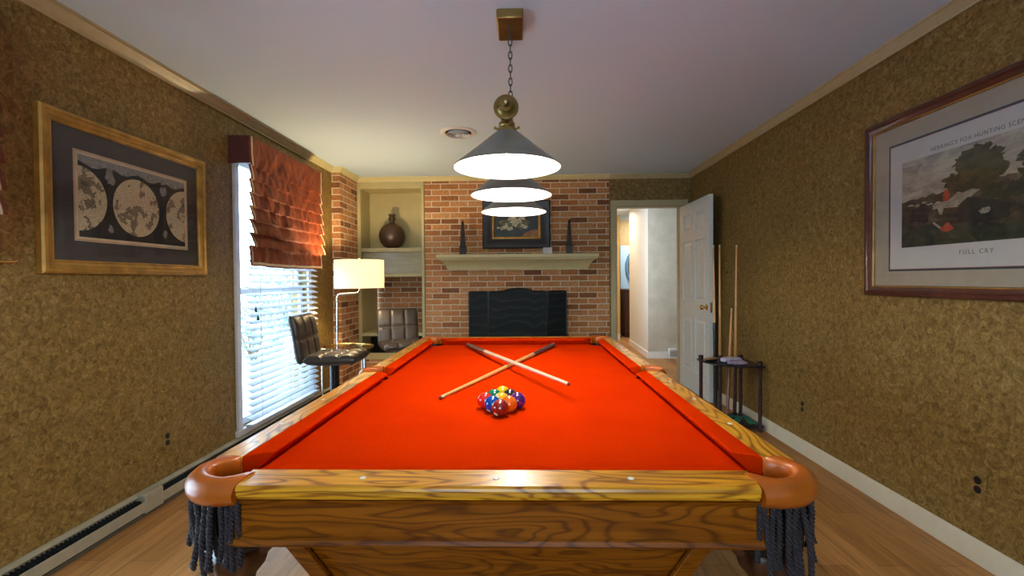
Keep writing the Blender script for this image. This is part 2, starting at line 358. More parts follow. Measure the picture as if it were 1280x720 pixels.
# open six-panel door
dr = thing('door_1', '', '', (1.805, 4.665, 0.012)); del dr['label']; del dr['category']; struct(dr)
DL, DH, T = 0.875, 2.035, 0.035
mb = MB(); cols = [(0.10, 0.40), (0.475, 0.775)]; rows = [(0.22, 0.80), (0.98, 1.62), (1.72, 1.92)]
yy = [0, 0.10, 0.40, 0.475, 0.775, DL]
for a, b in ((0, 0.10), (0.40, 0.475), (0.775, DL)): mb.box((0, a, 0), (T, b, DH))
zz = [(0, 0.22), (0.80, 0.98), (1.62, 1.72), (1.92, DH)]
for a, b in cols:
    for c, d in zz: mb.box((0, a, c), (T, b, d))
mb.build('door_leaf', M_DOOR, dr, smooth=False)
mb = MB()
for a, b in cols:
    for c, d in rows:
        mb.box((0.015, a, c), (T-0.015, b, d))
        for (x0, x1) in ((0.015, 0.002), (T-0.015, T-0.002)):
            mb.hexa([(x0, a+.02, c+.02), (x0, b-.02, c+.02), (x0, b-.02, d-.02), (x0, a+.02, d-.02)], [(x1, a+.05, c+.05), (x1, b-.05, c+.05), (x1, b-.05, d-.05), (x1, a+.05, d-.05)])
mb.build('door_panels', M_DOOR, dr, smooth=False)
k = MB().lathe([(0.028, 0), (0.030, -0.004), (0.012, -0.008), (0.010, -0.03), (0.022, -0.038), (0.026, -0.05), (0.022, -0.062), (0.006, -0.066)], (0, 0.065, 0.93), 20, 'X').build('door_knob', M_GOLDM, dr)
MB().box((0.008, -0.001, 0.88), (0.027, 0.001, 0.98)).build('latch_plate', M_GOLDM, dr, smooth=False)

# hallway beyond the door
M_HALL = plain('hall_grey_paper', (0.50, 0.47, 0.39), 0.7, var=0.10, scale=7, bmp=0.1)
M_HALLB = plain('hall_pale_paint', (0.70, 0.72, 0.70), 0.6, var=0.03)
M_OCHRE = plain('hall_ochre_paint', (0.62, 0.40, 0.13), 0.6, var=0.04)
struct(MB().box((0.85, D+0.12, 2.5), (3.3, 10.5, 2.6)).build('ceiling_hall', M_CEIL, smooth=False))
struct(MB().box((0.78, D+0.5, 0), (0.9, 10.5, 2.5)).box((0.9, D+0.5, 0), (0.996, D+0.52, 2.5)).build('wall_hall_left', M_OCHRE, smooth=False))
struct(MB().box((1.9085, 7.35, 0), (3.3, 7.44, 2.5)).box((3.2, D+0.12, 0), (3.3, 10.5, 2.5)).build('wall_hall_front', M_HALL, smooth=False))
struct(MB().prism([(1.904, 7.349), (1.9085, 7.349), (1.9085, 7.44), (2.06, 7.44), (2.03, 8.9), (1.966, 8.9)], 0, 2.5).build('wall_hall_side', M_HALLB, smooth=False))
struct(MB().box((0.9, 9.577, 0), (1.925, 9.70, 2.5)).build('wall_hall_end', M_OCHRE, smooth=False))
struct(MB().box((0.9, 10.4, 0), (3.3, 10.5, 2.5)).build('wall_far_room', plain('far_room_tan', (0.50, 0.33, 0.12), 0.6), smooth=False))
struct(MB().box((1.84, D+0.1, 0), (3.3, D+0.2, 2.5)).build('wall_hall_return', M_HALL, smooth=False))
struct(MB().prism([(1.889, 7.335), (2.20, 7.335), (2.20, 7.349), (1.904, 7.349), (1.966, 8.9), (1.951, 8.9)], 0, 0.10).build('baseboard_hall', M_WHITE, smooth=False))
struct(MB().box((1.80, 9.56, 0), (1.925, 9.576, 0.13)).build('baseboard_hall_end', M_BASE, smooth=False))
rg = thing('baseboard_register', 'white metal vent register low on the grey hall wall', 'vent', (2.33, 7.35, 0))
MB().box((-0.12, -0.05, 0.0), (0.12, 0, 0.155)).build('housing', M_WHITE, rg, bevel=0.006)
mb = MB()
for i in range(5): mb.box((-0.10, -0.054, 0.035+i*0.02), (0.10, -0.0505, 0.047+i*0.02))
mb.build('louvers', plain('register_shadow', (0.3, 0.34, 0.36), 0.5), rg, smooth=False)
mr = thing('oval_mirror', 'pale blue panel with a blue oval ring, far beyond the hall above dark cabinet', 'mirror', (2.43, 10.38, 1.48))
MB().box((-0.33, 0, -0.47), (0.33, 0.018, 0.47)).build('back_panel', plain('pale_blue', (0.50, 0.72, 0.85), 0.4, var=0.03), mr, bevel=0.004)
L = [(0.20*math.cos(2*PI*i/48), -0.012, 0.36*math.sin(2*PI*i/48)) for i in range(48)]
MB().tube(L, 0.028, 10, True).build('oval_rim', plain('slate_blue', (0.12, 0.26, 0.42), 0.35), mr)
MB().loops([[(0.185*math.cos(2*PI*i/48), -0.004+d, 0.345*math.sin(2*PI*i/48)) for i in range(48)] for d in (0, 0.003)]).build('mirror_glass', plain('mirror_silver', (0.62, 0.74, 0.80), 0.1, 0.9, var=0.01), mr)
cb = thing('sideboard', 'dark brown cabinet far beyond the hall, under the pale blue oval mirror', 'cabinet', (2.44, 10.20, 0))
MB().box((-0.34, -0.18, 0.06), (0.34, 0.18, 0.98)).build('body', plain('dark_walnut', (0.045, 0.018, 0.010), 0.35), cb, bevel=0.006)
MB().box((-0.36, -0.20, 0.98), (0.36, 0.19, 1.0)).build('top', M_CARVE, cb, bevel=0.004)
for x0, x1 in ((-0.32, -0.01), (0.01, 0.32)):
    d = MB().box((x0, -0.198, 0.10), (x1, -0.181, 0.95)).build('door', M_CARVE, cb, bevel=0.003)
    MB().sphere(((-0.04 if x0 < 0 else 0.04), -0.21, 0.56), 0.012, 12, 8).build('knob', M_BRASS, d)
for x in (-0.3, 0.3):
    for y in (-0.15, 0.15): MB().box((x-0.025, y-0.025, 0), (x+0.025, y+0.025, 0.06)).build('foot', M_CARVE, cb)

# ------------------------------------------------------------------ side windows with blinds and roman shades
def window(n, y0, y1):
    w = bpy.data.objects.new('window_%d' % n, None); COL.objects.link(w); w.location = (XL, (y0+y1)/2, WZ0); struct(w)
    h = (y1-y0)/2; H = WZ1-WZ0
    # local x = into the room, y along wall
    mb = MB().box((0, -h-0.055, -0.03), (0.02, -h, H+0.05)).box((0, h, -0.03), (0.02, h+0.055, H+0.05)).box((0, -h, H), (0.02, h, H+0.05)).box((0, -h-0.07, -0.045), (0.028, h+0.07, -0.0))
    mb.build('window_casing', plain('casing_white', (0.62, 0.58, 0.55), 0.4, var=0.05), w, bevel=0.004)
    mb = MB()
    for a, b in ((0.0, H/2+0.02), (H/2-0.02, H)):
        x = -0.07 if a == 0 else -0.10
        mb.box((x, -h, a), (x+0.03, -h+0.045, b)).box((x, h-0.045, a), (x+0.03, h, b)).box((x, -h+0.045, a), (x+0.03, h-0.045, a+0.05)).box((x, -h+0.045, b-0.04), (x+0.03, h-0.045, b))
    mb.build('window_sash', M_WHITE, w, bevel=0.003)
    mb = MB()
    mb.box((-0.057, -h+0.045, 0.05), (-0.053, h-0.045, H/2-0.02)).box((-0.087, -h+0.045, H/2+0.03), (-0.083, h-0.045, H-0.04))
    mb.build('window_glass', M_GLASS, w, smooth=False)
for i, (a, b) in enumerate(WIN): window(i+1, a, b)
wr = bpy.data.objects.new('window_3', None); COL.objects.link(wr); wr.location = (0, YB-0.06, 0.9); struct(wr)  # unseen window added behind the camera to let in cool fill light
MB().box((-0.8, -0.03, 0), (-0.75, 0.03, 1.2)).box((0.75, -0.03, 0), (0.8, 0.03, 1.2)).box((-0.03, -0.03, 0.05), (0.03, 0.03, 1.15)).box((-0.75, -0.03, 0), (0.75, 0.03, 0.05)).box((-0.75, -0.03, 1.15), (0.75, 0.03, 1.2)).build('window_frame', M_WHITE, wr)
MB().box((-0.75, -0.003, 0.05), (-0.03, 0.003, 1.15)).box((0.03, -0.003, 0.05), (0.75, 0.003, 1.15)).build('window_glass', M_GLASS, wr, smooth=False)

def blinds(yc, label):
    t = thing('window_blinds', label, 'blinds', (XL+0.03, yc, WZ0+0.01))
    h = 0.555; mb = MB(); ns = 38; top = 1.90
    tilt = math.radians(24)
    for i in range(ns):
        z = 0.06+i*(top-0.06)/(ns-1)
        c, s_ = math.cos(tilt)*0.025, math.sin(tilt)*0.025
        cx = 0.045; sag = 0.0025
        lo = []
        for (u, dz) in ((-1, 0), (0, sag), (1, 0)):
            lo.append((cx+u*c, z+u*s_*-1+dz))
        prof = lo + [(x, zz_-0.0034) for x, zz_ in reversed(lo)]
        mb.loops([[(x, -h, zq) for x, zq in prof], [(x, h, zq) for x, zq in prof]])
    mb.build('slats', M_BLIND, t)
    MB().box((0.018, -h, 0.0), (0.072, h, 0.022)).build('bottom_rail', M_BLIND, t, bevel=0.003)
    MB().box((0.012, -h, top+0.02), (0.075, h, top+0.06)).build('head_rail', M_BLIND, t, bevel=0.003)
    mb = MB()
    for y in (-h+0.12, 0.0, h-0.12):
        for x in (0.018, 0.073): mb.tube([(x, y, 0.02), (x, y, top+0.03)], 0.0014, 6)
    mb.build('ladder_cords', plain('cord_grey', (0.35, 0.36, 0.38), 0.7), t)
    for y, z in ((-h+0.04, 0.83), (-h+0.065, 0.77)):
        c = MB().tube([(0.082, y, z+0.03), (0.082, y, top)], 0.001, 6).build('pull_cord', M_BLIND, t)
        MB().lathe([(0.003, 0.035), (0.006, 0.028), (0.010, 0.004), (0.008, 0.0)], (0.082, y, z), 12).build('tassel', plain('tassel_dark', (0.03, 0.02, 0.02), 0.4), c)
    return t
YCW = 3.90
blinds(YCW, 'white slatted blinds over the tall left window, half covered by rust roman shade')
def roman(yc):
    t = thing('roman_shade', 'pleated rust brown roman shade with cream trim over the tall left window', 'window shade', (XL, yc, 1.34), group='rust roman shades on the left wall')
    h = 0.595; zt = 2.25-1.34
    mcl, n, l, b = new_mat('rust_fabric')
    v = objcoord(n, l, (1, 1, 0.35)); f = noise_tex(n, l, v, 26, 4, 0.6, 0.6); g = noise_tex(n, l, objcoord(n, l), 500, 1)
    l.new(mixc(n, l, 1.0, ramp(n, l, f, [(0.3, (0.12, 0.020, 0.008)), (0.7, (0.30, 0.066, 0.020))]), ramp(n, l, g, [(0.3, (0.85,)*3), (0.7, (1.1,)*3)]), 'MULTIPLY'), b.inputs['Base Color'])
    b.inputs['Roughness'].default_value = 0.55; b.inputs['Specular IOR Level'].default_value = 0.3
    b.inputs['Transmission Weight'].default_value = 0.0
    mtr = plain('cream_trim', (0.62, 0.50, 0.32), 0.7); mdk = plain('dark_rust', (0.09, 0.02, 0.016), 0.6)
    # profile: list of (x, z, fold index) from the top
    lips = [2.045, 1.95, 1.855, 1.76, 1.665, 1.57, 1.48]
    prof = [(0.152, 2.25), (0.153, 2.15), (0.157, 2.07), (0.160, 2.045)]
    for i, z in enumerate(lips[:-1]):
        zn = lips[i+1]; d = z-zn; out = 0.009+0.0035*i
        prof += [(0.150, z+0.005), (0.146, z-0.01*d), (0.149+out*0.30, z-0.25*d), (0.150+out*0.8, z-0.60*d), (0.152+out, z-0.88*d), (0.152+out, zn)]
    prof += [(0.146, 1.484), (0.140, 1.47), (0.146, 1.43), (0.147, 1.38), (0.147, 1.343)]
    # refine the profile
    fine = []
    for (a, b2) in zip(prof, prof[1:]):
        kk = max(1, int(math.hypot(a[0]-b2[0], a[1]-b2[1])/0.012))
        for q in range(kk): fine.append((a[0]+(b2[0]-a[0])*q/kk, a[1]+(b2[1]-a[1])*q/kk))
    fine.append(prof[-1])
    def P(x, z, y):
        inner = max(0, 1-abs(y/h)**8)
        fold = min(1, max(0, (2.25-z)/0.15))
        w = noise.noise(Vector((y*9, z*2.3, 1.7)))*0.012 + noise.noise(Vector((y*24+z*9, z*4.5, 5.1)))*0.009
        wrk = abs(noise.noise(Vector((y*11-z*7, z*4, 9.3))))*0.026
        sagz = -0.014*fold*math.cos(y/h*PI/2)*min(1, (2.1-z)*3) if z < 2.1 else 0
        return (x + (w-wrk)*inner*fold, y, z-1.34 + sagz*0.6 + 0.004*noise.noise(Vector((y*12, z*8, 3)))*fold)
    NY = 90; mb = MB()
    G = [[mb.bm.verts.new(P(x, z, -h+2*h*j/NY)) for j in range(NY+1)] for x, z in fine]
    for i in range(len(G)-1):
        for j in range(NY): mb.face([G[i][j], G[i][j+1], G[i+1][j+1], G[i+1][j]])
    o = mb.build('shade_fabric', mcl, t, angle=70)
    md = o.modifiers.new('thick', 'SOLIDIFY'); md.thickness = 0.003; md.offset = -1
    for (ya, yb) in ((-h+0.018, -h+0.036), (h-0.036, h-0.018)):
        mb = MB(); R = [[mb.bm.verts.new(Vector(P(x, z, y))+Vector((0.0018, 0, -0.0008))) for y in (ya, (ya+yb)/2, yb)] for x, z in fine]
        for i in range(len(R)-1):
            for j in range(2): mb.face([R[i][j], R[i][j+1], R[i+1][j+1], R[i+1][j]])
        mb.build('trim_band', mtr, t)
    mb = MB(); R = []
    for z in (1.372, 1.362, 1.354): R.append([mb.bm.verts.new(Vector(P(0.147, z, -h+0.018+(2*h-0.036)*j/60))+Vector((0.0022, 0, 0))) for j in range(61)])
    for i in range(2):
        for j in range(60): mb.face([R[i][j], R[i][j+1], R[i+1][j+1], R[i+1][j]])
    mb.build('trim_band', mtr, t)
    MB().box((0.0, -h-0.002, zt-0.19), (0.150, -h+0.012, zt)).box((0.0, h-0.012, zt-0.19), (0.150, h+0.002, zt)).box((0.0, -h, zt-0.012), (0.151, h, zt+0.001)).build('mounting_box', mdk, t, bevel=0.002)
    return t
rs = roman(3.865)
r2 = copy_tree(rs); r2.location.y = 1.09
r2['label'] = 'second rust brown roman shade, only its scalloped edge at far left edge of picture'
cl = thing('wall_cleat', 'small brass cord cleat on the left wall at far left edge of picture', 'cleat', (XL, 1.80, 1.315))
MB().lathe([(0.014, 0), (0.014, 0.004), (0.006, 0.006), (0.006, 0.03)], (0, 0, 0), 14, 'X').build('stem', M_GOLDM, cl)
MB().tube([(0.032, -0.045, 0.006), (0.03, -0.03, 0), (0.03, 0.03, 0), (0.032, 0.045, 0.006)], 0.006, 10).build('horns', M_GOLDM, cl)

# low baseboard heater along the left wall
ht = thing('baseboard_heater', 'long low metal baseboard heater running along the left wall', 'heater', (XL, 2.2, 0))
M_HTR = plain('heater_beige', (0.40, 0.36, 0.25), 0.4, var=0.08)
MB().box((0.0, -2.6, 0.004), (0.010, 2.8, 0.118)).hexa([(0.01, -2.6, 0.106), (0.01, 2.8, 0.106), (0.01, 2.8, 0.118), (0.01, -2.6, 0.118)], [(0.030, -2.6, 0.104), (0.030, 2.8, 0.104), (0.030, 2.8, 0.109), (0.030, -2.6, 0.109)]).build('back_plate', M_HTR, ht, smooth=False)
mb = MB().box((0.012, -2.6, 0.02), (0.055, 2.8, 0.055))
for i in range(260): mb.box((0.012, -2.59+i*0.0205, 0.056), (0.056, -2.588+i*0.0205, 0.092))
mb.build('fins', plain('heater_dark', (0.02, 0.025, 0.022), 0.5), ht, smooth=False)
MB().box((0.060, -2.6, 0.030), (0.066, 2.8, 0.084)).build('front_panel', M_HTR, ht, bevel=0.002)
MB().box((0.0, 0.21, 0.02), (0.070, 0.335, 0.120)).build('joint_cover', M_HTR, ht, bevel=0.006)
MB().box((0.004, -2.6, 0.0), (0.05, 2.8, 0.018)).build('toe_shade_strip', plain('heater_toe_shade', (0.10, 0.09, 0.06), 0.6), ht, smooth=False)  # dark strip stands in for the shade in the toe gap

# ------------------------------------------------------------------ pool table
CX, CY, ZF = -0.0614, 2.194, 0.773
pt_ = thing('pool_table', 'large oak pool table with bright red cloth in the room centre', 'pool table', (CX, CY, 0))
NX, NY_, WX, WY, OX, OY = 0.559, 1.119, 0.608, 1.172, 0.677, 1.258
PC = (0.572, 1.146)    # corner pocket centre
HR = 0.058
def bed_outline():
    pts = []
    def arc(cx, cy, a0, a1, r, n=12):
        for i in range(n+1):
            a = math.radians(a0+(a1-a0)*i/n); pts.append((cx+r*math.cos(a), cy+r*math.sin(a)))
    px, py = PC; X, Y = WX+0.01, WY+0.01
    # go counter-clockwise from bottom-left, notching out every pocket
    pts.append((-px+HR+0.01, -Y)); pts.append((px-HR-0.01, -Y))
    arc(px, -py, 180, 90, HR)
    pts.append((X, -py+HR+0.02)); pts.append((X, -0.062)); arc(WX+0.022, 0, 250, 110, 0.054); pts.append((X, 0.062)); pts.append((X, py-HR-0.02))
    arc(px, py, 270, 180, HR)
    pts.append((px-HR-0.01, Y)); pts.append((-px+HR+0.01, Y))
    arc(-px, py, 0, -90, HR)
    pts.append((-X, py-HR-0.02)); pts.append((-X, 0.062)); arc(-WX-0.022, 0, 70, -70, 0.054); pts.append((-X, -0.062)); pts.append((-X, -py+HR+0.02))
    arc(-px, -py, 90, 0, HR)
    return pts
MB().prism(bed_outline(), ZF-0.03, ZF).build('playing_surface', M_FELT, pt_, smooth=False)
# cushions: long run along u, facing profile across
CUSH = [(0.0, 0.817-ZF), (0.012, 0.818-ZF), (0.046, 0.811-ZF), (0.0485, 0.806-ZF), (0.046, 0.801-ZF), (0.020, 0.001), (0.0, 0.001)]
def cushion(p0, p1, inn, cut0, cut1, depth):
    # p0,p1: nose line ends; inn: unit vector pointing to the wood; cut: how far the back end runs past the nose end (+ = longer)
    p0, p1, inn = Vector(p0), Vector(p1), Vector(inn); d = (p1-p0).normalized(); L = []
    for p, s_, ct in ((p0, -1, cut0), (p1, 1, cut1)):
        lp = []
        for a, z in CUSH:
            a2 = a/0.0485*depth; back = 1-a/0.0485
            q = p + inn*(depth-a2) + d*s_*ct*back
            lp.append((q.x, q.y, ZF+z))
        L.append(lp)
    MB().loops(L).build('cushion', M_FELT, pt_, bevel=0.003, seg=2)
cs = 0.080
for sx_ in (-1, 1):
    for (a, b, ca, cb_) in ((-NY_+cs, -0.066, 0.058, 0.014), (0.066, NY_-cs, 0.014, 0.058)):
        cushion((sx_*NX, a, 0), (sx_*NX, b, 0), (sx_, 0, 0), ca, cb_, WX-NX)
for sy_ in (-1, 1):
    cushion((-NX+cs, sy_*NY_, 0), (NX-cs, sy_*NY_, 0), (0, sy_, 0), 0.055, 0.055, WY-NY_)
# wooden rails with moulded edge
def rail(axis, s, a0, a1, inner, outer, mat, miter0=0.0, miter1=0.0):
    prof = [(inner, 0.8175), (outer-0.008, 0.8165), (outer-0.002, 0.813), (outer, 0.808), (outer-0.002, 0.804), (outer-0.006, 0.803), (outer-0.003, 0.799), (outer-0.003, 0.795), (outer-0.010, 0.792), (outer-0.012, 0.786), (outer-0.022, 0.782), (inner, 0.782)]
    L = []
    for a, mt in ((a0, miter0), (a1, -miter1)):
        lp = []
        for r, z in prof:
            e = a + mt*(outer-r)/(outer-inner)
            lp.append((s*r, e, z) if axis == 1 else (e, s*r, z))
        L.append(lp)
    r_ = MB().loops(L).build('rail', mat, pt_, angle=22)
    return r_
def sight(par, x, y):
    MB().lathe([(0.0065, 0.8168), (0.0065, 0.8182), (0.005, 0.8186)], (x, y, 0), 16).build('diamond_sight', M_SIGHT, par)
M_SIGHT = plain('mother_of_pearl', (0.8, 0.78, 0.66), 0.2, var=0.05)
EX = 0.525
for s in (-1, 1):
    r_ = rail(0, s, -EX-0.0, EX+0.0, WY, OY, M_OAKX, -0.012, -0.012)
    for i in (-1, 0, 1): sight(r_, i*0.2795, s*(WY+0.042))
    for (a, b) in ((-1.098, -0.064), (0.064, 1.098)):
        r_ = rail(1, s, a, b, WX, OX, M_OAKY)
        for i in (1, 2, 3): sight(r_, s*(WX+0.035), math.copysign(i*0.2795, a))
# aprons
for s in (-1, 1):
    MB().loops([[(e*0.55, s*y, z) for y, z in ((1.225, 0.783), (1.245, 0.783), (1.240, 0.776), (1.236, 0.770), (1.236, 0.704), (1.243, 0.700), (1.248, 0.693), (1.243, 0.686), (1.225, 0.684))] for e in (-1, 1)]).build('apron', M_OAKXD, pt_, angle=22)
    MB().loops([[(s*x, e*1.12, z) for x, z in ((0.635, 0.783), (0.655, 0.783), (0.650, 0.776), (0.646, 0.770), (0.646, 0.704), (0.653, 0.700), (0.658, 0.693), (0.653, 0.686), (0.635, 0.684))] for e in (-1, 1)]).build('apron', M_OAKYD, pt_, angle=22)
# slate under the cloth
MB().box((-0.60, -1.10, 0.70), (0.60, 1.10, ZF-0.031)).build('slate', plain('slate_grey', (0.05, 0.05, 0.05), 0.8), pt_, smooth=False)
# pocket castings with fringe
def casting(cx, cy, adir, corner=True):
    # adir = direction (radians) pointing away from the table
    ro, ri = (0.112, 0.066) if corner else (0.082, 0.050)
    span = math.radians(135 if corner else 104)
    sec = [(ri, 0.812), (ri+0.004, 0.8195), (ri+0.012, 0.8225), ((ri+ro)/2, 0.8225), (ro-0.014, 0.819), (ro-0.004, 0.810), (ro, 0.798), (ro-0.001, 0.785), (ro-0.008, 0.772), (ro-0.022, 0.769), (ri+0.004, 0.769), (ri, 0.775)]
    if not corner: sec = [(r, z-0.002) for r, z in sec]
    L = []
    N = 36; ext = 0.042 if corner else 0.0
    for i in range(-3, N+4):
        k = min(max(i, 0), N); a = adir - span + 2*span*k/N
        # straight tails that run on to meet the rails
        tail = 0.0
        if corner and i < 0: a_ = adir-math.radians(135); 
        u = Vector((math.cos(a), math.sin(a), 0)); tg = Vector((-math.sin(a), math.cos(a), 0))
        sh = Vector((0, 0, 0))
        if corner:
            # corner arms run from 90 deg arcs straight along the rails
            pass
        L.append([tuple(Vector((cx, cy, 0)) + u*r + Vector((0, 0, z))) for r, z in sec])
        if i < 0 or i > N: L.pop()
    if corner:
        # replace arc by 90+90 deg arc plus straight arms along the rails
        L = []
        a0, a1 = adir-math.radians(135), adir+math.radians(135)
        steps = []
        s0 = adir-math.radians(135)+0
        A0 = adir-math.radians(135); A1 = adir+math.radians(135)
        # arms: tangential shift at each end of a 270-degree ring is replaced by arms parallel to the rails
        h0 = adir-math.radians(135)+math.radians(0)
        e0, e1 = adir-math.radians(135), adir+math.radians(135)
        n0, n1 = adir-math.radians(45)-math.radians(45), adir+math.radians(45)+math.radians(45)
        # n0,n1 = outward directions perpendicular to the adjoining rails
        p0 = adir-math.radians(45); p1 = adir+math.radians(45)
        q0 = Vector((math.cos(p0), math.sin(p0), 0)); q1 = Vector((math.cos(p1), math.sin(p1), 0))
        t0 = Vector((math.sin(p0), -math.cos(p0), 0)); t1 = Vector((-math.sin(p1), math.cos(p1), 0))
        c = Vector((cx, cy, 0))
        def sect(u, sh, flare):
            lp = []
            for r, z in sec:
                f = (ro-r)/(ro-ri)
                r = r - 0.030*f*min(1.0, sh.length/0.035)**1.5
                lp.append(tuple(c + u*(r + flare*f*0.0) + sh + (sh.normalized()*flare*(1-f) if sh.length > 0 else Vector()) + Vector((0, 0, z))))
            return lp
        for d in (0.050, 0.035, 0.018): L.append(sect(q0, t0*d, -0.012 if d == 0.05 else 0))
        for i in range(N+1):
            a = p0 + (p1-p0)*i/N; L.append(sect(Vector((math.cos(a), math.sin(a), 0)), Vector(), 0))
        for d in (0.018, 0.035, 0.050): L.append(sect(q1, t1*d, -0.012 if d == 0.05 else 0))
    o = MB().loops(L).build('pocket_casting', M_LEATH, pt_, angle=50)
    # inner dark liner
    MB().lathe([(ri+0.003, 0.7705), (ri+0.001, 0.69), (ri*0.7, 0.64), (0.001, 0.63), (0.001, 0.634), (ri*0.66, 0.645), (ri-0.004, 0.692), (ri-0.001, 0.7705)], (cx, cy, 0), 28, cap=False).build('pocket_net', M_BLACK, pt_)
    # twisted fringe cords hanging below the casting
    pos = []
    if corner:
        for i in range(15):
            a = (adir-math.radians(45)) + math.radians(90)*i/14
            rr = ro-0.022+0.008*(1 if i % 2 else -1); pos.append((cx+rr*math.cos(a), cy+rr*math.sin(a), a))
        rr = ro-0.020
        for d in (0.014, 0.028, 0.041):
            for q_, t_, pa_ in ((q0, t0, p0), (q1, t1, p1)):
                w_ = c + q_*(rr+(0.006 if d == 0.026 else -0.002)) + t_*d; pos.append((w_.x, w_.y, pa_))
    else:
        for i in range(12):
            a = adir-math.radians(60)+math.radians(120)*i/11; rr = ro-0.018; pos.append((cx+rr*math.cos(a), cy+rr*math.sin(a), a))
    for i, (x0, y0, a) in enumerate(pos):
        Ln = 0.140+0.020*random.uniform(-1, 1); sp = 0.020; fl = random.uniform(-0.4, 1.2)
        dx, dy = math.cos(a), math.sin(a); mb = MB()
        for ph in (0, PI):
            pts = []
            for q in range(57):
                s_ = q/56; z = 0.777-Ln*s_; ang = ph + s_*2*PI*8
                off = sp*fl*s_**1.5 + 0.004*math.sin(s_*5+i)
                pts.append((x0+dx*off+0.0031*math.cos(ang), y0+dy*off+0.0031*math.sin(ang), z))
            mb.tube(pts, 0.0036, 6)
        mb.build('fringe_cord', M_CORD, o)
for sx_ in (-1, 1):
    for sy_ in (-1, 1): casting(sx_*PC[0], sy_*PC[1], math.atan2(sy_, sx_))
    casting(sx_*(WX+0.022), 0, 0 if sx_ > 0 else PI, False)
# tapered cabinet under the frame
lo = [(-0.30, -1.02, 0.30), (0.30, -1.02, 0.30), (0.30, 1.02, 0.30), (-0.30, 1.02, 0.30)]
hi = [(-0.425, -1.215, 0.695), (0.425, -1.215, 0.695), (0.425, 1.215, 0.695), (-0.425, 1.215, 0.695)]
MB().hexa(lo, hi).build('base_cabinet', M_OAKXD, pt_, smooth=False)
for sx_ in (-1, 1):
    for sy_ in (-1, 1):
        a = Vector((sx_*0.30, sy_*1.02, 0.30)); b = Vector((sx_*0.425, sy_*1.215, 0.684)); w = Vector((sx_*0.018, 0, 0)); w2 = Vector((0, sy_*0.016, 0))
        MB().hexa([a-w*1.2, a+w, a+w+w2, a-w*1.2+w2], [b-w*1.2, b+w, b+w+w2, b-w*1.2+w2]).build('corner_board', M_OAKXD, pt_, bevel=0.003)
# carved legs under the corners
for sx_ in (-1, 1):
    for sy_ in (-1, 1):
        x, y = sx_*0.605, sy_*1.125
        prof = [(0.060, 0.0), (0.072, 0.02), (0.070, 0.06), (0.045, 0.09), (0.036, 0.14), (0.040, 0.22), (0.052, 0.32), (0.050, 0.40), (0.036, 0.46), (0.033, 0.52), (0.040, 0.560), (0.060, 0.585), (0.068, 0.61), (0.062, 0.635), (0.045, 0.65), (0.062, 0.668), (0.068, 0.684)]
        L = []
        for r, h in prof:
            L.append([(x+r*(1+0.07*math.cos(8*2*PI*i/48))*math.cos(2*PI*i/48), y+r*(1+0.07*math.cos(8*2*PI*i/48))*math.sin(2*PI*i/48), h) for i in range(48)])
        lg = MB().loops(L).build('leg', M_CARVE, pt_, angle=60)
        # scrolled knee bracket towards the middle
        pts = [(x-sx_*0.02, y, 0.60), (x-sx_*0.055, y, 0.615), (x-sx_*0.085, y, 0.64), (x-sx_*0.095, y, 0.665), (x-sx_*0.092, y, 0.683)]
        MB().tube(pts, [0.022, 0.018, 0.014, 0.012, 0.012], 12).build('knee_bracket', M_CARVE, lg)
# billiard balls in a nine-ball diamond
def ball_mat(name, c, stripe=False):
    m, n, l, b = new_mat(name)
    if stripe:
        t = n.new('ShaderNodeTexCoord'); sp = n.new('ShaderNodeSeparateXYZ'); l.new(t.outputs['Object'], sp.inputs[0])
        ab = n.new('ShaderNodeMath'); ab.operation = 'ABSOLUTE'; l.new(sp.outputs['X'], ab.inputs[0])
        gt = n.new('ShaderNodeMath'); gt.operation = 'GREATER_THAN'; gt.inputs[1].default_value = 0.0145; l.new(ab.outputs[0], gt.inputs[0])
        l.new(mixc(n, l, gt.outputs[0], c, (0.80, 0.70, 0.42)), b.inputs['Base Color'])
    else:
        f = noise_tex(n, l, objcoord(n, l), 40, 2)
        l.new(ramp(n, l, f, [(0.3, tuple(x*0.96 for x in c)), (0.7, c)]), b.inputs['Base Color'])
    b.inputs['Roughness'].default_value = 0.08; b.inputs['Coat Weight'].default_value = 0.6; return m
BR = 0.0286
BALLS = [('7', 'maroon', (0.26, 0.016, 0.008), 'nearest of the nine, at the front point of the cluster', (0, 0), (-0.5, -0.6, -0.62)),
 ('2', 'blue', (0.0, 0.055, 0.33), 'just left behind the maroon ball', (-0.5, 1), (-0.45, -0.55, -0.7)),
 ('5', 'orange', (0.88, 0.13, 0.004), 'just right behind the maroon ball', (0.5, 1), (0.3, 0.6, 0.3)),
 ('3', 'red', (0.72, 0.018, 0.006), 'leftmost of the cluster beside the blue ball', (-1, 2), (-0.2, 0.45, 0.85)),
 ('9', 'yellow and cream striped', (0.88, 0.50, 0.01), 'in the middle of the cluster', (0, 2), (0, 0.9, -0.3)),
 ('4', 'purple', (0.085, 0.012, 0.14), 'rightmost of the cluster beside the orange ball', (1, 2), (0.4, 0.8, -0.3)),
 ('6', 'green', (0.0, 0.17, 0.075), 'behind the red ball', (-0.5, 3), (-0.1, 0.5, 0.85)),
 ('8', 'black', (0.012, 0.012, 0.014), 'behind the purple ball', (0.5, 3), (0.5, 0.8, 0.1)),
 ('1', 'plain yellow', (0.90, 0.55, 0.0), 'farthest of the nine, at the back point of the cluster', (0, 4), (0, 0.95, 0.1))]
M_SPOT = plain('ball_spot_cream', (0.80, 0.62, 0.36), 0.15); M_INK = plain('black_ink', (0.01, 0.01, 0.01), 0.4)
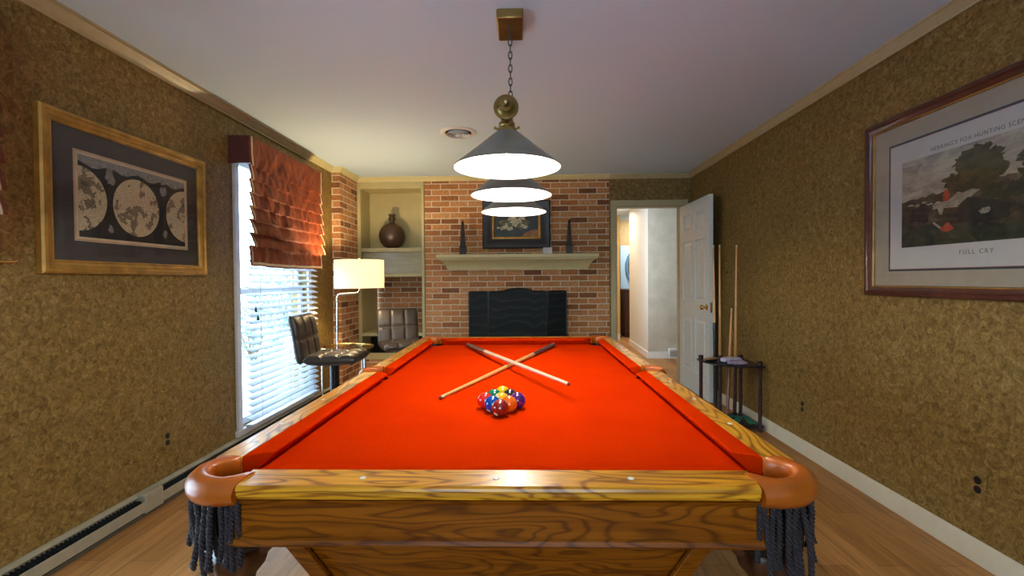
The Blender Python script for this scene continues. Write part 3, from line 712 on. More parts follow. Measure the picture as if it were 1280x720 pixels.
for num, cn, c, where, (gx, gy), sd in BALLS:
    x = -0.083 + gx*0.0574; y = 1.578 + gy*0.0498
    b = MB().sphere((0, 0, 0), BR, 40, 24).build('billiard_ball', ball_mat('ball_'+cn.replace(' ', '_'), c, num == '9'))
    b.location = (x, y, ZF+BR+0.0004); b.rotation_euler = (0, 0, math.radians(20 if num == '9' else 0))
    tag(b, '%s billiard ball, %s' % (cn, where), 'billiard ball', 'nine balls racked in a diamond on the red cloth')
    sdv = Vector(sd).normalized(); q = Vector((0, 0, 1)).rotation_difference(sdv)
    mb = MB(); rings = []
    for rr in (0.0002, 0.003, 0.006, 0.0085):
        zz_ = math.sqrt(BR*BR-rr*rr)+0.00015
        rings.append([tuple(q @ Vector((rr*math.cos(2*PI*i/24), rr*math.sin(2*PI*i/24), zz_))) for i in range(24)])
    mb.loops(rings).build('number_spot', M_SPOT, b)
    tm = text_mesh('digit', num, 0.012, M_INK, b, (0, 0, 0), (0, 0, 0), 0.0)
    for v in tm.data.vertices:
        u = Vector((v.co.x, v.co.y, BR*1.0)); u.normalize(); v.co = q @ (u*(BR+0.0006))
# pool cues
def cue(name, label, tip, butt, Lb=0.42, mb_mat=None, ms=None, group=None, tipmat=None):
    tip, butt = Vector(tip), Vector(butt); d = tip-butt; Ln = d.length
    t = thing(name, label, 'pool cue', butt, group=group)
    t.rotation_mode = 'QUATERNION'; t.rotation_quaternion = Vector((0, 0, 1)).rotation_difference(d)
    MB().lathe([(0.0125, 0.0), (0.0150, 0.004), (0.0150, 0.03), (0.0145, 0.04), (0.0125, Lb)], seg=20).build('butt', mb_mat, t)
    MB().lathe([(0.0125, Lb+0.0003), (0.0115, Lb+0.02), (0.0095, Lb+(Ln-Lb)*0.5), (0.0066, Ln-0.03)], seg=20).build('shaft', ms, t)
    MB().lathe([(0.0067, Ln-0.0297), (0.0065, Ln-0.008)], seg=16).build('ferrule', M_SPOT, t)
    MB().lathe([(0.0064, Ln-0.0078), (0.0062, Ln-0.003), (0.004, Ln)], seg=16).build('tip', tipmat or plain('cue_tip_brown', (0.12, 0.03, 0.02), 0.8), t)
    return t
M_MAPLE = plain('maple_shaft', (0.72, 0.42, 0.13), 0.3, var=0.1, stretch=(20, 20, 1), coat=0.4)
M_MAPLEP = plain('pale_maple_shaft', (0.76, 0.58, 0.40), 0.3, var=0.06, stretch=(20, 20, 1), coat=0.4)
M_TAN = plain('tan_maple_shaft', (0.66, 0.33, 0.10), 0.35, var=0.1, stretch=(20, 20, 1), coat=0.3)
M_BUTTD = plain('dark_cue_butt', (0.05, 0.018, 0.02), 0.3, var=0.3, coat=0.4)
M_BUTTB = plain('black_cue_butt', (0.012, 0.010, 0.012), 0.25, var=0.3, coat=0.4)
cue('pool_cue', 'pool cue lying on the red cloth, its tip at lower left, under the other cue', (-0.325, 1.800, ZF+0.0075), (0.197, 3.200, ZF+0.0155), 0.42, M_BUTTD, M_MAPLE, 'pool cues crossed on the red cloth')
cue('pool_cue', 'pale pool cue crossed on top of the other, its raised tip at lower right', (0.168, 1.785, ZF+0.062), (-0.385, 3.215, ZF+0.0155), 0.42, M_BUTTD, M_MAPLEP, 'pool cues crossed on the red cloth')

# ------------------------------------------------------------------ billiard light over the table
LX = -0.055
bl = thing('billiard_light', 'hanging brass billiard light with three metal cone shades over the table', 'ceiling light', (LX, 2.19, ZC))
def zc(z): return z-ZC
MB().box((-0.060, -0.057, -0.045), (0.060, 0.147, 0)).build('canopy', M_BRASS, bl, bevel=0.006)
mb = MB(); z = -0.046; i = 0
while z > zc(1.835):
    pts = []
    for q in range(16):
        a = 2*PI*q/16; u = 0.008*math.cos(a); w = 0.019*math.sin(a)
        pts.append((u, 0, z-0.017+w) if i % 2 == 0 else (0, u, z-0.017+w))
    mb.tube(pts, 0.0026, 6, True); z -= 0.030; i += 1
mb.build('chain', plain('dark_steel', (0.09, 0.085, 0.10), 0.35, 0.8), bl)
MB().tube([(0, -0.64, zc(1.80)), (0, 0.64, zc(1.80))], 0.012, 16).build('cross_bar', M_BRASS, bl)
MB().lathe([(0.016, -0.02), (0.022, 0.0), (0.016, 0.02)], (0, 0, zc(1.815)), 20).tube([(0, 0, zc(1.82)), (0, 0, zc(1.845))], 0.007, 10).build('bar_hub', M_BRASS, bl)
for s in (-1, 1):
    MB().lathe([(0.014, s*0.60), (0.040, s*0.605), (0.042, s*0.612), (0.040, s*0.620), (0.030, s*0.624), (0.024, s*0.632), (0.022, s*0.640), (0.012, s*0.646), (0.013, s*0.656), (0.009, s*0.668), (0.001, s*0.672)], (0, 0, zc(1.80)), 28, 'Y').build('end_cap', M_BRASS, bl)
for k in (-1, 0, 1):
    y = k*0.54; zr = zc(1.62)
    nk = MB().lathe([(0.020, zc(1.796)), (0.020, zc(1.775)), (0.027, zc(1.772)), (0.029, zc(1.762)), (0.026, zc(1.757)), (0.032, zc(1.752)), (0.034, zc(1.742)), (0.034, zc(1.7305))], (0, y, 0), 28).build('shade_neck', M_BRASS, bl)
    for sx_ in (-1, 1): MB().tube([(sx_*0.030, y, zc(1.750)), (sx_*0.044, y, zc(1.757))], [0.003, 0.005], 8).build('thumb_screw', M_BRASS, nk)
    sh = MB().lathe([(0.033, zc(1.742)), (0.040, zc(1.738)), (0.060, zc(1.722)), (0.110, zc(1.680)), (0.178, zc(1.626)), (0.186, zc(1.620)), (0.187, zc(1.617)), (0.184, zc(1.617))], (0, y, 0), 56, cap=False).build('lamp_shade', M_PEWT, bl)
    MB().lathe([(0.184, zc(1.617)), (0.176, zc(1.624)), (0.108, zc(1.678)), (0.058, zc(1.719)), (0.036, zc(1.735)), (0.001, zc(1.737))], (0, y, 0), 56, cap=False).build('shade_lining', M_SHADEIN, sh)
    MB().lathe([(0.014, zc(1.736)), (0.014, zc(1.722)), (0.018, zc(1.718)), (0.032, zc(1.700)), (0.034, zc(1.686)), (0.026, zc(1.670)), (0.010, zc(1.662)), (0.001, zc(1.661))], (0, y, 0), 24).build('bulb', emit_mat('bulb_glow_%d' % (k+1), (1.0, 0.93, 0.82), 14), sh)
    pl = bpy.data.lights.new('pendant_lamp', 'POINT'); pl.energy = 11; pl.color = (1.0, 0.90, 0.76); pl.shadow_soft_size = 0.022
    po = bpy.data.objects.new('pendant_lamp', pl); COL.objects.link(po); po.location = (LX, 2.19+y, 1.637+0.0)

# ------------------------------------------------------------------ fireplace wall things
mt = thing('mantel_shelf', 'long cream moulded mantel shelf on the brick wall above the fireplace', 'mantel shelf', (-0.0735, D, 1.345))
hw = 0.815
prof = [(0.0, 0.0), (0.055, 0.0), (0.058, 0.010), (0.066, 0.030), (0.085, 0.060), (0.110, 0.085), (0.140, 0.105), (0.165, 0.115), (0.170, 0.135)]
L = []
for d, z in prof: L.append([(-hw-(d-0.055)*0.75 if d > 0.055 else -hw, 0, z), (-hw-(d-0.055)*0.75 if d > 0.055 else -hw, -max(d, 0.055), z), (hw+(d-0.055)*0.75 if d > 0.055 else hw, -max(d, 0.055), z), (hw+(d-0.055)*0.75 if d > 0.055 else hw, 0, z)])
MB().loops(L[1:]).build('moulding', M_MANTEL, mt, angle=20)
MB().box((-0.918, -0.215, 0.1352), (0.918, 0, 0.176)).build('shelf_board', M_MANTEL, mt, bevel=0.005)
MZ = 1.345+0.176
pa = thing('painting', 'dark framed painting of pale flowers hanging on brick above the mantel', 'painting', (-0.083, D, 1.872))
mb = MB(); frame_loops(mb, 0.79, 0.56, [(0, 0.001), (0, 0.03), (0.015, 0.042), (0.05, 0.038), (0.085, 0.022), (0.115, 0.018), (0.115, 0.001)]); mb.build('frame', plain('near_black_wood', (0.020, 0.012, 0.009), 0.35, var=0.3), pa)
mb = MB(); frame_loops(mb, 0.56, 0.33, [(0, 0.002), (0, 0.022), (0.010, 0.026), (0.022, 0.018), (0.028, 0.002)]); mb.build('gold_liner', plain('gilt', (0.62, 0.36, 0.08), 0.35, 0.5, var=0.2), pa)
def shape(mb, cx, cz, r, y, seed, sx=1.0, sz=1.0, rough=0.35, n=22):
    pts = []
    for i in range(n):
        a = 2*PI*i/n; q = r*(1+rough*noise.noise(Vector((math.cos(a)*1.5+seed, math.sin(a)*1.5, seed*1.3))))
        pts.append((cx+q*math.cos(a)*sx, y, cz+q*math.sin(a)*sz))
    mb.poly(pts)
mats = [plain('paint_dark_green', (0.018, 0.024, 0.016), 0.4, var=0.5, scale=10), plain('paint_cream', (0.50, 0.45, 0.30), 0.5, var=0.4, scale=40), plain('paint_ochre', (0.30, 0.13, 0.035), 0.5, var=0.3), plain('paint_olive', (0.12, 0.12, 0.06), 0.5, var=0.5, scale=30)]
mb = MB(); mb.poly([(-0.255, -0.006, -0.14), (0.255, -0.006, -0.14), (0.255, -0.006, 0.14), (-0.255, -0.006, 0.14)])
mb.mi = 2; mb.poly([(0.06, -0.0066, -0.139), (0.254, -0.0066, -0.139), (0.254, -0.0066, -0.055), (0.18, -0.0066, -0.066), (0.11, -0.0066, -0.09)])
mb.mi = 3; shape(mb, -0.02, 0.03, 0.10, -0.0068, 2.1, 1.5, 0.8, 0.8)
mb.mi = 1
for i, (cx_, cz_, r_) in enumerate([(-0.12, -0.02, 0.035), (-0.17, -0.045, 0.022), (-0.08, -0.045, 0.026), (-0.02, 0.0, 0.03), (0.01, 0.035, 0.04), (0.09, -0.015, 0.028), (0.11, -0.035, 0.022), (-0.05, 0.07, 0.035), (0.06, 0.08, 0.03), (-0.21, -0.03, 0.014)]): shape(mb, cx_, cz_, r_, -0.0072-0.0001*i, i*3.7+1, 1.2, 0.8, 1.1)
mb.build('canvas', mats, pa, smooth=False)
for x, w_ in ((-0.697, 'left'), (0.521, 'right')):
    t = thing('obelisk', 'dark obelisk ornament standing at the %s end of the mantel shelf' % w_, 'ornament', (x, D-0.12, MZ), group='dark obelisks on the mantel shelf')
    mo = plain('dark_bronze', (0.030, 0.020, 0.018), 0.35, 0.4, var=0.3)
    MB().box((-0.042, -0.042, 0), (0.042, 0.042, 0.014)).box((-0.032, -0.032, 0.0141), (0.032, 0.032, 0.085)).box((-0.042, -0.042, 0.0851), (0.042, 0.042, 0.098)).build('pedestal', mo, t, bevel=0.002)
    mb = MB()
    L = [[(-r, -r, z), (r, -r, z), (r, r, z), (-r, r, z)] for r, z in ((0.030, 0.0982), (0.028, 0.12), (0.014, 0.372), (0.001, 0.398))]
    mb.loops(L).build('spire', mo, t, smooth=False)
wb_ = MB().box((-0.052, -0.03, 0), (0.052, 0.03, 0.072)).build('keepsake_box', plain('white_card', (0.66, 0.62, 0.60), 0.5), bevel=0.006)
wb_.location = (0.270, D-0.15, MZ); tag(wb_, 'small white box on the mantel shelf right of the painting', 'box')
# fire screen
fs = thing('fire_screen', 'black folding mesh fire screen with arched top before the fireplace', 'fire screen', (-0.075, D-0.16, 0.28))
def screen_mesh():
    m, n, l, b = new_mat('screen_mesh')
    w = n.new('ShaderNodeTexWave'); w.wave_type = 'RINGS'; w.inputs['Scale'].default_value = 3.2; w.inputs['Distortion'].default_value = 9; w.inputs['Detail'].default_value = 2
    l.new(objcoord(n, l), w.inputs['Vector'])
    l.new(ramp(n, l, w.outputs['Fac'], [(0.0, (0.006, 0.009, 0.010)), (0.9, (0.008, 0.012, 0.013)), (0.97, (0.016, 0.020, 0.020)), (1.0, (0.020, 0.024, 0.024))]), b.inputs['Base Color'])
    b.inputs['Roughness'].default_value = 0.5; b.inputs['Specular IOR Level'].default_value = 0.15; return m
MS = screen_mesh()
def spanel(x0, y0, x1, y1, arch):
    mb = MB(); n_ = 16; top = 0.815
    zt = [top + (arch*math.sin(PI*min(1, max(0, (i/n_-0.22)/0.56))) if arch else 0) for i in range(n_+1)]
    lo = [(x0+(x1-x0)*i/n_, y0+(y1-y0)*i/n_, 0.03) for i in range(n_+1)]; hi = [(p[0], p[1], z) for p, z in zip(lo, zt)]
    lp = lo + hi[::-1]
    mb.hexa(lp, [(x, y-0.004, z) for x, y, z in lp])
    o = mb.build('screen_panel', MS, fs, smooth=False)
    MB().tube(lo + hi[::-1], 0.009, 8, True).build('panel_rim', M_BLACK, o)
spanel(-0.555, 0.035, -0.345, 0.0, 0); spanel(-0.335, 0.0, 0.335, 0.0, 0.035); spanel(0.345, 0.0, 0.555, 0.035, 0)
for x in (-0.55, -0.34, 0.34, 0.55): MB().box((x-0.012, -0.03, 0), (x+0.012, 0.05, 0.022)).build('foot', M_BLACK, fs, bevel=0.003)

# built-in bookcase
bc = thing('bookcase', 'cream painted built-in bookcase in the niche left of the fireplace', 'bookcase', (-1.56, D, 0.301))
def bz(z): return z-0.301
x0, x1 = -1.955+1.56, -1.165+1.56; i0, i1 = -1.915+1.56, -1.20+1.56
MB().box((x0, -0.012, 0), (i0, 0.02, bz(ZC-0.045))).box((i1, -0.012, 0), (x1, 0.02, bz(ZC-0.045))).box((i0, -0.012, bz(2.309)), (i1, 0.02, bz(ZC-0.045))).box((i0, -0.012, 0), (i1, 0.02, bz(0.377))).build('face_frame', M_CREAM, bc, bevel=0.003)
MB().box((i0-0.02, 0.021, 0), (i0, 0.60, bz(2.33))).build('side_panel', M_CREAM, bc, smooth=False)
MB().box((i1, 0.021, 0), (i1+0.02, 0.60, bz(2.33))).build('side_panel', M_CREAM, bc, smooth=False)
MB().box((i0, 0.33, bz(1.60)), (i1, 0.345, bz(2.33))).build('back_panel', M_CREAM, bc, smooth=False)
MB().box((i0, 0.021, bz(2.315)), (i1, 0.33, bz(2.33))).build('top_panel', M_CREAM, bc, smooth=False)
MB().box((i0+0.001, -0.010, bz(1.568)), (i1-0.001, 0.329, bz(1.615))).build('shelf', M_CREAM, bc, bevel=0.003)
MB().box((i0+0.001, 0.05, bz(1.3135)), (i1-0.001, 0.065, bz(1.5675))).build('filler_panel', M_CREAMG, bc, smooth=False)
MB().box((i0+0.001, -0.010, bz(1.276)), (i1-0.001, 0.60, bz(1.313))).build('shelf', M_CREAM, bc, bevel=0.003)
MB().box((i0+0.001, -0.008, bz(0.576)), (i1-0.001, 0.60, bz(0.614))).build('shelf', M_CREAM, bc, bevel=0.003)
MB().box((i0+0.001, 0.021, 0.001), (i1-0.001, 0.60, bz(0.33))).build('bottom_board', M_CREAM, bc, smooth=False)
MB().box((i0+0.0005, 0.30, bz(0.331)), (i1-0.0005, 0.31, bz(0.5755))).build('lower_shade_panel', M_SOOT_SHADE, bc, smooth=False)  # black sheet painted in for the shade of the lower compartment
# round vase
vs = thing('vase', 'round dark brown vase with a short ringed neck on the bookcase top shelf', 'vase', (-1.585, D+0.14, 1.616))
mv = plain('vase_glaze', (0.075, 0.042, 0.028), 0.33, 0.25, var=0.3, scale=8)
pr_ = [(0.045, 0.0)] + [(0.157*math.sin(a), 0.152-0.157*math.cos(a)) for a in [math.radians(q) for q in range(22, 164, 8)]] + [(0.040, 0.302)]
MB().lathe([(0.001, 0.0)] + pr_ + [(0.001, 0.304)], seg=48, cap=False).build('body', mv, vs)
MB().lathe([(0.036, 0.300), (0.030, 0.315), (0.034, 0.325), (0.030, 0.335), (0.031, 0.345), (0.046, 0.352), (0.048, 0.362), (0.036, 0.370), (0.036, 0.395), (0.043, 0.402), (0.043, 0.412), (0.034, 0.412), (0.028, 0.38)], seg=36, cap=False).build('neck', mv, vs)

# ------------------------------------------------------------------ pictures on the side walls
mp_ = thing('framed_map', 'antique double hemisphere world map in gilt frame with dark mat, left wall', 'picture', (XL, 2.468, 1.635), PI/2)
fw, fh = 1.04, 0.725
M_GILT = plain('gilt_wood', (0.46, 0.25, 0.05), 0.35, 0.45, var=0.3, scale=14)
mb = MB(); frame_loops(mb, fw, fh, [(0, 0.001), (0, 0.026), (0.008, 0.034), (0.020, 0.036), (0.026, 0.030), (0.036, 0.030), (0.048, 0.022), (0.056, 0.024), (0.062, 0.018), (0.062, 0.001)]); mb.build('frame', M_GILT, mp_)
MB().box((-fw/2+0.055, -0.010, -fh/2+0.055), (fw/2-0.055, -0.002, fh/2-0.055)).build('mat_board', plain('mat_dark_brown', (0.060, 0.048, 0.045), 0.8), mp_, smooth=False)
mats = [plain('map_paper', (0.62, 0.50, 0.32), 0.7), plain('map_black', (0.014, 0.013, 0.016), 0.6), plain('map_banner_grey', (0.26, 0.25, 0.24), 0.7, var=0.3, scale=60), None, plain('map_line', (0.50, 0.20, 0.14), 0.6)]
def disc_mat():
    m, n, l, b = new_mat('map_hemisphere')
    v = objcoord(n, l); a = noise_tex(n, l, v, 9.0, 6, 0.62, 0.3); c = noise_tex(n, l, v, 90, 2)
    land = ramp(n, l, a, [(0.0, (0.62, 0.50, 0.30)), (0.535, (0.62, 0.50, 0.31)), (0.55, (0.06, 0.05, 0.04)), (0.57, (0.30, 0.23, 0.14)), (0.70, (0.12, 0.09, 0.06))])
    l.new(mixc(n, l, 1.0, land, ramp(n, l, c, [(0.35, (0.78,)*3), (0.6, (1.05,)*3)]), 'MULTIPLY'), b.inputs['Base Color']); b.inputs['Roughness'].default_value = 0.7
    return m
mats[3] = disc_mat()
mb = MB(); u0, u1, v0, v1 = -0.355, 0.372, -0.210, 0.210
def rect(mb, a, b, c, d, y): mb.poly([(a, y, c), (b, y, c), (b, y, d), (a, y, d)])
mb.mi = 0; rect(mb, u0, u1, v0, v1, -0.0105)
mb.mi = 4; rect(mb, u0+0.004, u1-0.004, v0+0.004, v1-0.004, -0.0107)
mb.mi = 0; rect(mb, u0+0.007, u1-0.007, v0+0.007, v1-0.007, -0.0109)
mb.mi = 1; rect(mb, u0+0.022, u1-0.022, v0+0.020, v1-0.020, -0.0112)
mb.mi = 2; mb.poly([(u0+0.022, -0.0115, v1-0.02), (u1-0.022, -0.0115, v1-0.02)] + [(u1-0.022-(u1-u0-0.044)*i/20, -0.0115, v1-0.06+0.012*math.cos(i*1.25)) for i in range(21)])
mb.mi = 3; cz = -0.012
def arcpts(cu, r, a0, a1, y, n=40): return [(cu+r*math.cos(math.radians(a0+(a1-a0)*i/n)), y, cz+r*math.sin(math.radians(a0+(a1-a0)*i/n))) for i in range(n+1)]
R_ = 0.150
mb.poly(arcpts(0.0, R_, 0, 351, -0.0120))
mb.poly(arcpts(-0.333, R_, -90, 90, -0.0118, 24)); mb.poly(arcpts(0.350, R_, 90, 270, -0.0118, 24))
mb.mi = 2
for (cu, czz, r) in ((-0.165, 0.115, 0.034), (0.18, 0.115, 0.030), (-0.165, -0.14, 0.018), (0.19, -0.13, 0.020), (-0.165, 0.155, 0.02), (0.18, 0.15, 0.018)): shape(mb, cu, czz, r, -0.0119, cu*9+czz, 0.8, 1.1, 0.5)
mb.build('map_print', mats, mp_, smooth=False)
MB().box((-fw/2+0.0625, -0.0165, -fh/2+0.0625), (fw/2-0.0625, -0.015, fh/2-0.0625)).build('picture_glass', M_PGLASS, mp_, smooth=False)

hp = thing('framed_hunting_print', 'large hunting scene print in dark red-brown frame on the right wall', 'picture', (XR, 2.075, 1.592), -PI/2)
fw, fh = 1.27, 0.925
mb = MB(); frame_loops(mb, fw, fh, [(0, 0.001), (0, 0.030), (0.006, 0.036), (0.020, 0.036), (0.030, 0.026), (0.044, 0.022), (0.048, 0.018), (0.048, 0.001)]); mb.build('frame', plain('mahogany_frame', (0.075, 0.016, 0.008), 0.3, var=0.3, coat=0.4), hp)
mb = MB(); frame_loops(mb, fw-0.094, fh-0.094, [(0, 0.001), (0, 0.019), (0.004, 0.020), (0.006, 0.016), (0.006, 0.001)]); mb.build('gilt_fillet', M_GILT, hp)
MB().box((-fw/2+0.055, -0.010, -fh/2+0.055), (fw/2-0.055, -0.002, fh/2-0.055)).build('mat_board', plain('mat_beige', (0.36, 0.31, 0.23), 0.85, var=0.04), hp, smooth=False)
zc0 = 1.592
def cloud_mat():
    m, n, l, b = new_mat('print_sky')
    f = noise_tex(n, l, objcoord(n, l, (1, 1, 2.2)), 5.5, 6, 0.6, 0.8); g = noise_tex(n, l, objcoord(n, l), 160, 3)
    l.new(mixc(n, l, 1.0, ramp(n, l, f, [(0.32, (0.17, 0.15, 0.145)), (0.48, (0.32, 0.28, 0.22)), (0.62, (0.46, 0.40, 0.31))]), ramp(n, l, g, [(0.3, (0.85,)*3), (0.7, (1.08,)*3)]), 'MULTIPLY'), b.inputs['Base Color']); b.inputs['Roughness'].default_value = 0.8
    return m
def land_mat(name, stops, sc):
    m, n, l, b = new_mat(name)
    f = noise_tex(n, l, objcoord(n, l, (1, 1, 1.8)), sc, 7, 0.68, 0.7)
    l.new(ramp(n, l, f, stops), b.inputs['Base Color']); b.inputs['Roughness'].default_value = 0.8
    return m
mats = [plain('mat_teal', (0.015, 0.055, 0.065), 0.7), plain('mat_maroon', (0.20, 0.03, 0.05), 0.7), plain('print_paper', (0.50, 0.48, 0.44), 0.8, var=0.03),
        cloud_mat(), land_mat('print_ground', [(0.3, (0.010, 0.008, 0.006)), (0.5, (0.045, 0.034, 0.020)), (0.62, (0.10, 0.078, 0.045)), (0.72, (0.15, 0.12, 0.08))], 9),
        land_mat('print_tree', [(0.3, (0.012, 0.010, 0.005)), (0.5, (0.050, 0.040, 0.015)), (0.7, (0.11, 0.085, 0.030))], 14),
        land_mat('print_horse', [(0.3, (0.13, 0.11, 0.08)), (0.6, (0.36, 0.31, 0.23))], 22), plain('print_red', (0.36, 0.045, 0.015), 0.8, var=0.3, scale=50), plain('print_black', (0.012, 0.012, 0.014), 0.8, var=0.5, scale=40), land_mat('print_green', [(0.3, (0.008, 0.010, 0.005)), (0.55, (0.030, 0.036, 0.016)), (0.7, (0.075, 0.075, 0.04))], 12)]
mb = MB(); y = -0.0105; rr_ = random.Random(4)
mb.mi = 0; rect(mb, -0.484, 0.484, -0.334, 0.319, y)
mb.mi = 1; rect(mb, -0.477, 0.477, -0.327, 0.311, y-0.0002)
mb.mi = 2; rect(mb, -0.473, 0.473, -0.323, 0.307, y-0.0004)
px0, px1, pz0, pz1 = -0.397, 0.397, -0.216, 0.212
mb.mi = 3; rect(mb, px0, px1, pz0, pz1, y-0.0006)
mb.mi = 4; gl = [(px0+(px1-px0)*i/60, 0.012+0.045*i/60+0.012*noise.noise(Vector((i*0.35, 2.2, 0)))+0.006*noise.noise(Vector((i*1.3, 5.2, 0)))) for i in range(61)]
mb.poly([(px0, y-0.0008, pz0), (px1, y-0.0008, pz0)] + [(a, y-0.0008, b) for a, b in reversed(gl)])
mb.mi = 9; gl = [(px0+(px1-px0)*i/60, -0.135+0.02*math.sin(i*0.13)+0.02*noise.noise(Vector((i*0.5, 8.2, 0)))) for i in range(61)]
mb.poly([(px0, y-0.0010, pz0), (px1, y-0.0010, pz0)] + [(a, y-0.0010, b) for a, b in reversed(gl)])
def leafy(cx, cz, rx, rz, k, lay, sd):
    r2_ = random.Random(sd)
    for i in range(k):
        a = r2_.uniform(0, 2*PI); q = math.sqrt(r2_.random())
        shape(mb, cx+q*rx*math.cos(a), cz+q*rz*math.sin(a), r2_.uniform(0.014, 0.030), lay-0.000004*i, i*1.7+sd, 1.4, 0.8, 1.1, 14)
mb.mi = 5
leafy(0.0, 0.075, 0.115, 0.045, 60, y-0.0012, 1); leafy(0.02, 0.125, 0.07, 0.035, 34, y-0.0012, 2); leafy(-0.045, 0.135, 0.035, 0.03, 14, y-0.0012, 3); leafy(0.005, 0.172, 0.028, 0.012, 9, y-0.0012, 4)
leafy(0.24, 0.07, 0.06, 0.06, 36, y-0.0012, 5); leafy(0.345, 0.08, 0.045, 0.06, 26, y-0.0012, 6); leafy(-0.09, 0.045, 0.05, 0.015, 12, y-0.0012, 7)
mb.mi = 9; leafy(0.20, -0.02, 0.17, 0.03, 30, y-0.00145, 8)
mb.mi = 6
mb.poly([(-0.215, y-0.0016, -0.052), (-0.19, y-0.0016, -0.045), (-0.178, y-0.0016, -0.075), (-0.165, y-0.0016, -0.078), (-0.155, y-0.0016, -0.05), (-0.12, y-0.0016, -0.052), (-0.07, y-0.0016, -0.055), (-0.035, y-0.0016, -0.040), (-0.015, y-0.0016, -0.012), (0.02, y-0.0016, 0.005), (-0.02, y-0.0016, 0.014), (-0.06, y-0.0016, 0.004), (-0.085, y-0.0016, 0.014), (-0.11, y-0.0016, -0.006), (-0.14, y-0.0016, -0.018), (-0.165, y-0.0016, -0.020), (-0.19, y-0.0016, -0.012), (-0.215, y-0.0016, -0.030)])
mb.mi = 8; shape(mb, -0.02, -0.085, 0.060, y-0.0017, 6.1, 1.5, 0.8, 0.7); shape(mb, 0.09, -0.09, 0.05, y-0.00175, 2.7, 1.2, 0.9, 0.7); shape(mb, -0.29, -0.06, 0.05, y-0.00172, 3.7, 1.2, 0.9, 0.7)
mb.mi = 6; shape(mb, 0.035, -0.088, 0.014, y-0.0019, 3.3, 1.5, 0.9, 0.8)
mb.mi = 7; mb.poly([(-0.158, y-0.002, -0.020), (-0.130, y-0.002, -0.018), (-0.123, y-0.002, 0.006), (-0.132, y-0.002, 0.030), (-0.150, y-0.002, 0.031), (-0.160, y-0.002, 0.012)]); shape(mb, -0.135, -0.138, 0.024, y-0.002, 1.1, 1.4, 0.75, 0.7)
mb.mi = 6; mb.poly([(-0.162, y-0.0021, -0.020), (-0.136, y-0.0021, -0.020), (-0.150, y-0.0021, -0.046), (-0.165, y-0.0021, -0.060)])
mb.mi = 8; mb.poly([(-0.150, y-0.002, 0.040), (-0.136, y-0.002, 0.040), (-0.136, y-0.002, 0.056), (-0.150, y-0.002, 0.056)])
mb.mi = 6; mb.poly([(-0.146, y-0.0021, 0.031), (-0.137, y-0.0021, 0.031), (-0.137, y-0.0021, 0.040), (-0.146, y-0.0021, 0.040)]); mb.poly([(-0.215, y-0.002, -0.112), (-0.175, y-0.002, -0.143), (-0.168, y-0.002, -0.136), (-0.205, y-0.002, -0.106)])
for i, (a, b) in enumerate([(-0.30, -0.016), (-0.34, -0.01), (-0.26, -0.008), (-0.23, -0.02)]): shape(mb, a, b, 0.011, y-0.002, i*2.3, 1.6, 0.5, 0.8)
mb.build('print', mats, hp, smooth=False)
text_mesh('title_lettering', "HERRING'S FOX-HUNTING SCENES", 0.0265, plain('print_ink', (0.10, 0.09, 0.08), 0.8), hp, (0.0, y-0.001, 0.235), spacing=1.12, extr=0.0001)
text_mesh('caption_lettering', 'FULL CRY', 0.028, plain('print_ink', (0.10, 0.09, 0.08), 0.8), hp, (0.0, y-0.001, -0.257), spacing=1.35, extr=0.0001)
MB().box((-fw/2+0.049, -0.0165, -fh/2+0.049), (fw/2-0.049, -0.015, fh/2-0.049)).build('picture_glass', M_PGLASS, hp, smooth=False)

# ------------------------------------------------------------------ outlets, switch, ceiling vent
def outlet(x, y, z, rz, label, kind='outlet'):
    t = thing('wall_'+kind if kind != 'outlet' else 'power_outlet', label, 'outlet' if kind == 'outlet' else kind.replace('_', ' '), (x, y, z), rz, 'wall plates covered in the same mottled paper')
    MB().box((-0.035, -0.006, -0.057), (0.035, 0, 0.057)).build('cover_plate', M_PLATE, t, bevel=0.003)
    if kind == 'outlet':
        for dz in (-0.02, 0.02): MB().lathe([(0.0165, -0.0065), (0.0165, -0.009), (0.014, -0.0095)], (0, 0, dz), 20, 'Y').build('socket', plain('socket_black', (0.012, 0.012, 0.014), 0.35), t)
    elif kind == 'switch':
        MB().box((-0.005, -0.016, -0.004), (0.005, -0.0062, 0.012)).build('toggle', plain('toggle_dark', (0.03, 0.025, 0.02), 0.4), t)
    else:
        MB().lathe([(0.004, -0.0062), (0.004, -0.009)], (0, 0, 0), 12, 'Y').build('screw', plain('toggle_dark', (0.03, 0.025, 0.02), 0.4), t)
M_PLATE = wallpaper('wallpaper_plate', (1.07, 0.99, 0.95))
outlet(XR, 3.34, 0.332, -PI/2, 'power outlet low on the right wall, farther one near the cue rack')
outlet(XR, 2.062, 0.338, -PI/2, 'power outlet low on the right wall, nearer one below the hunting print')
outlet(XL, 2.651, 0.333, PI/2, 'power outlet with two black sockets low on the left wall')
outlet(XL, 2.453, 0.340, PI/2, 'papered blank wall plate left of the left wall outlet', 'blank_plate')
outlet(XR, 4.559, 1.279, -PI/2, 'papered light switch on the right wall behind the standing cues', 'switch')
cv = thing('ceiling_vent', 'round white ceiling vent with concentric rings left of the light', 'vent', (-0.527, 3.89, ZC))
MB().lathe([(0.150, 0.0), (0.150, -0.004), (0.140, -0.010), (0.120, -0.014), (0.108, -0.010), (0.106, 0.0)], seg=48, cap=False).build('outer_flange', M_WHITE, cv)
MB().lathe([(0.105, -0.001), (0.001, -0.001)], seg=32, cap=False).build('duct_shadow_plate', M_SOOT_SHADE, cv)  # black plate stands in for the shade inside the duct
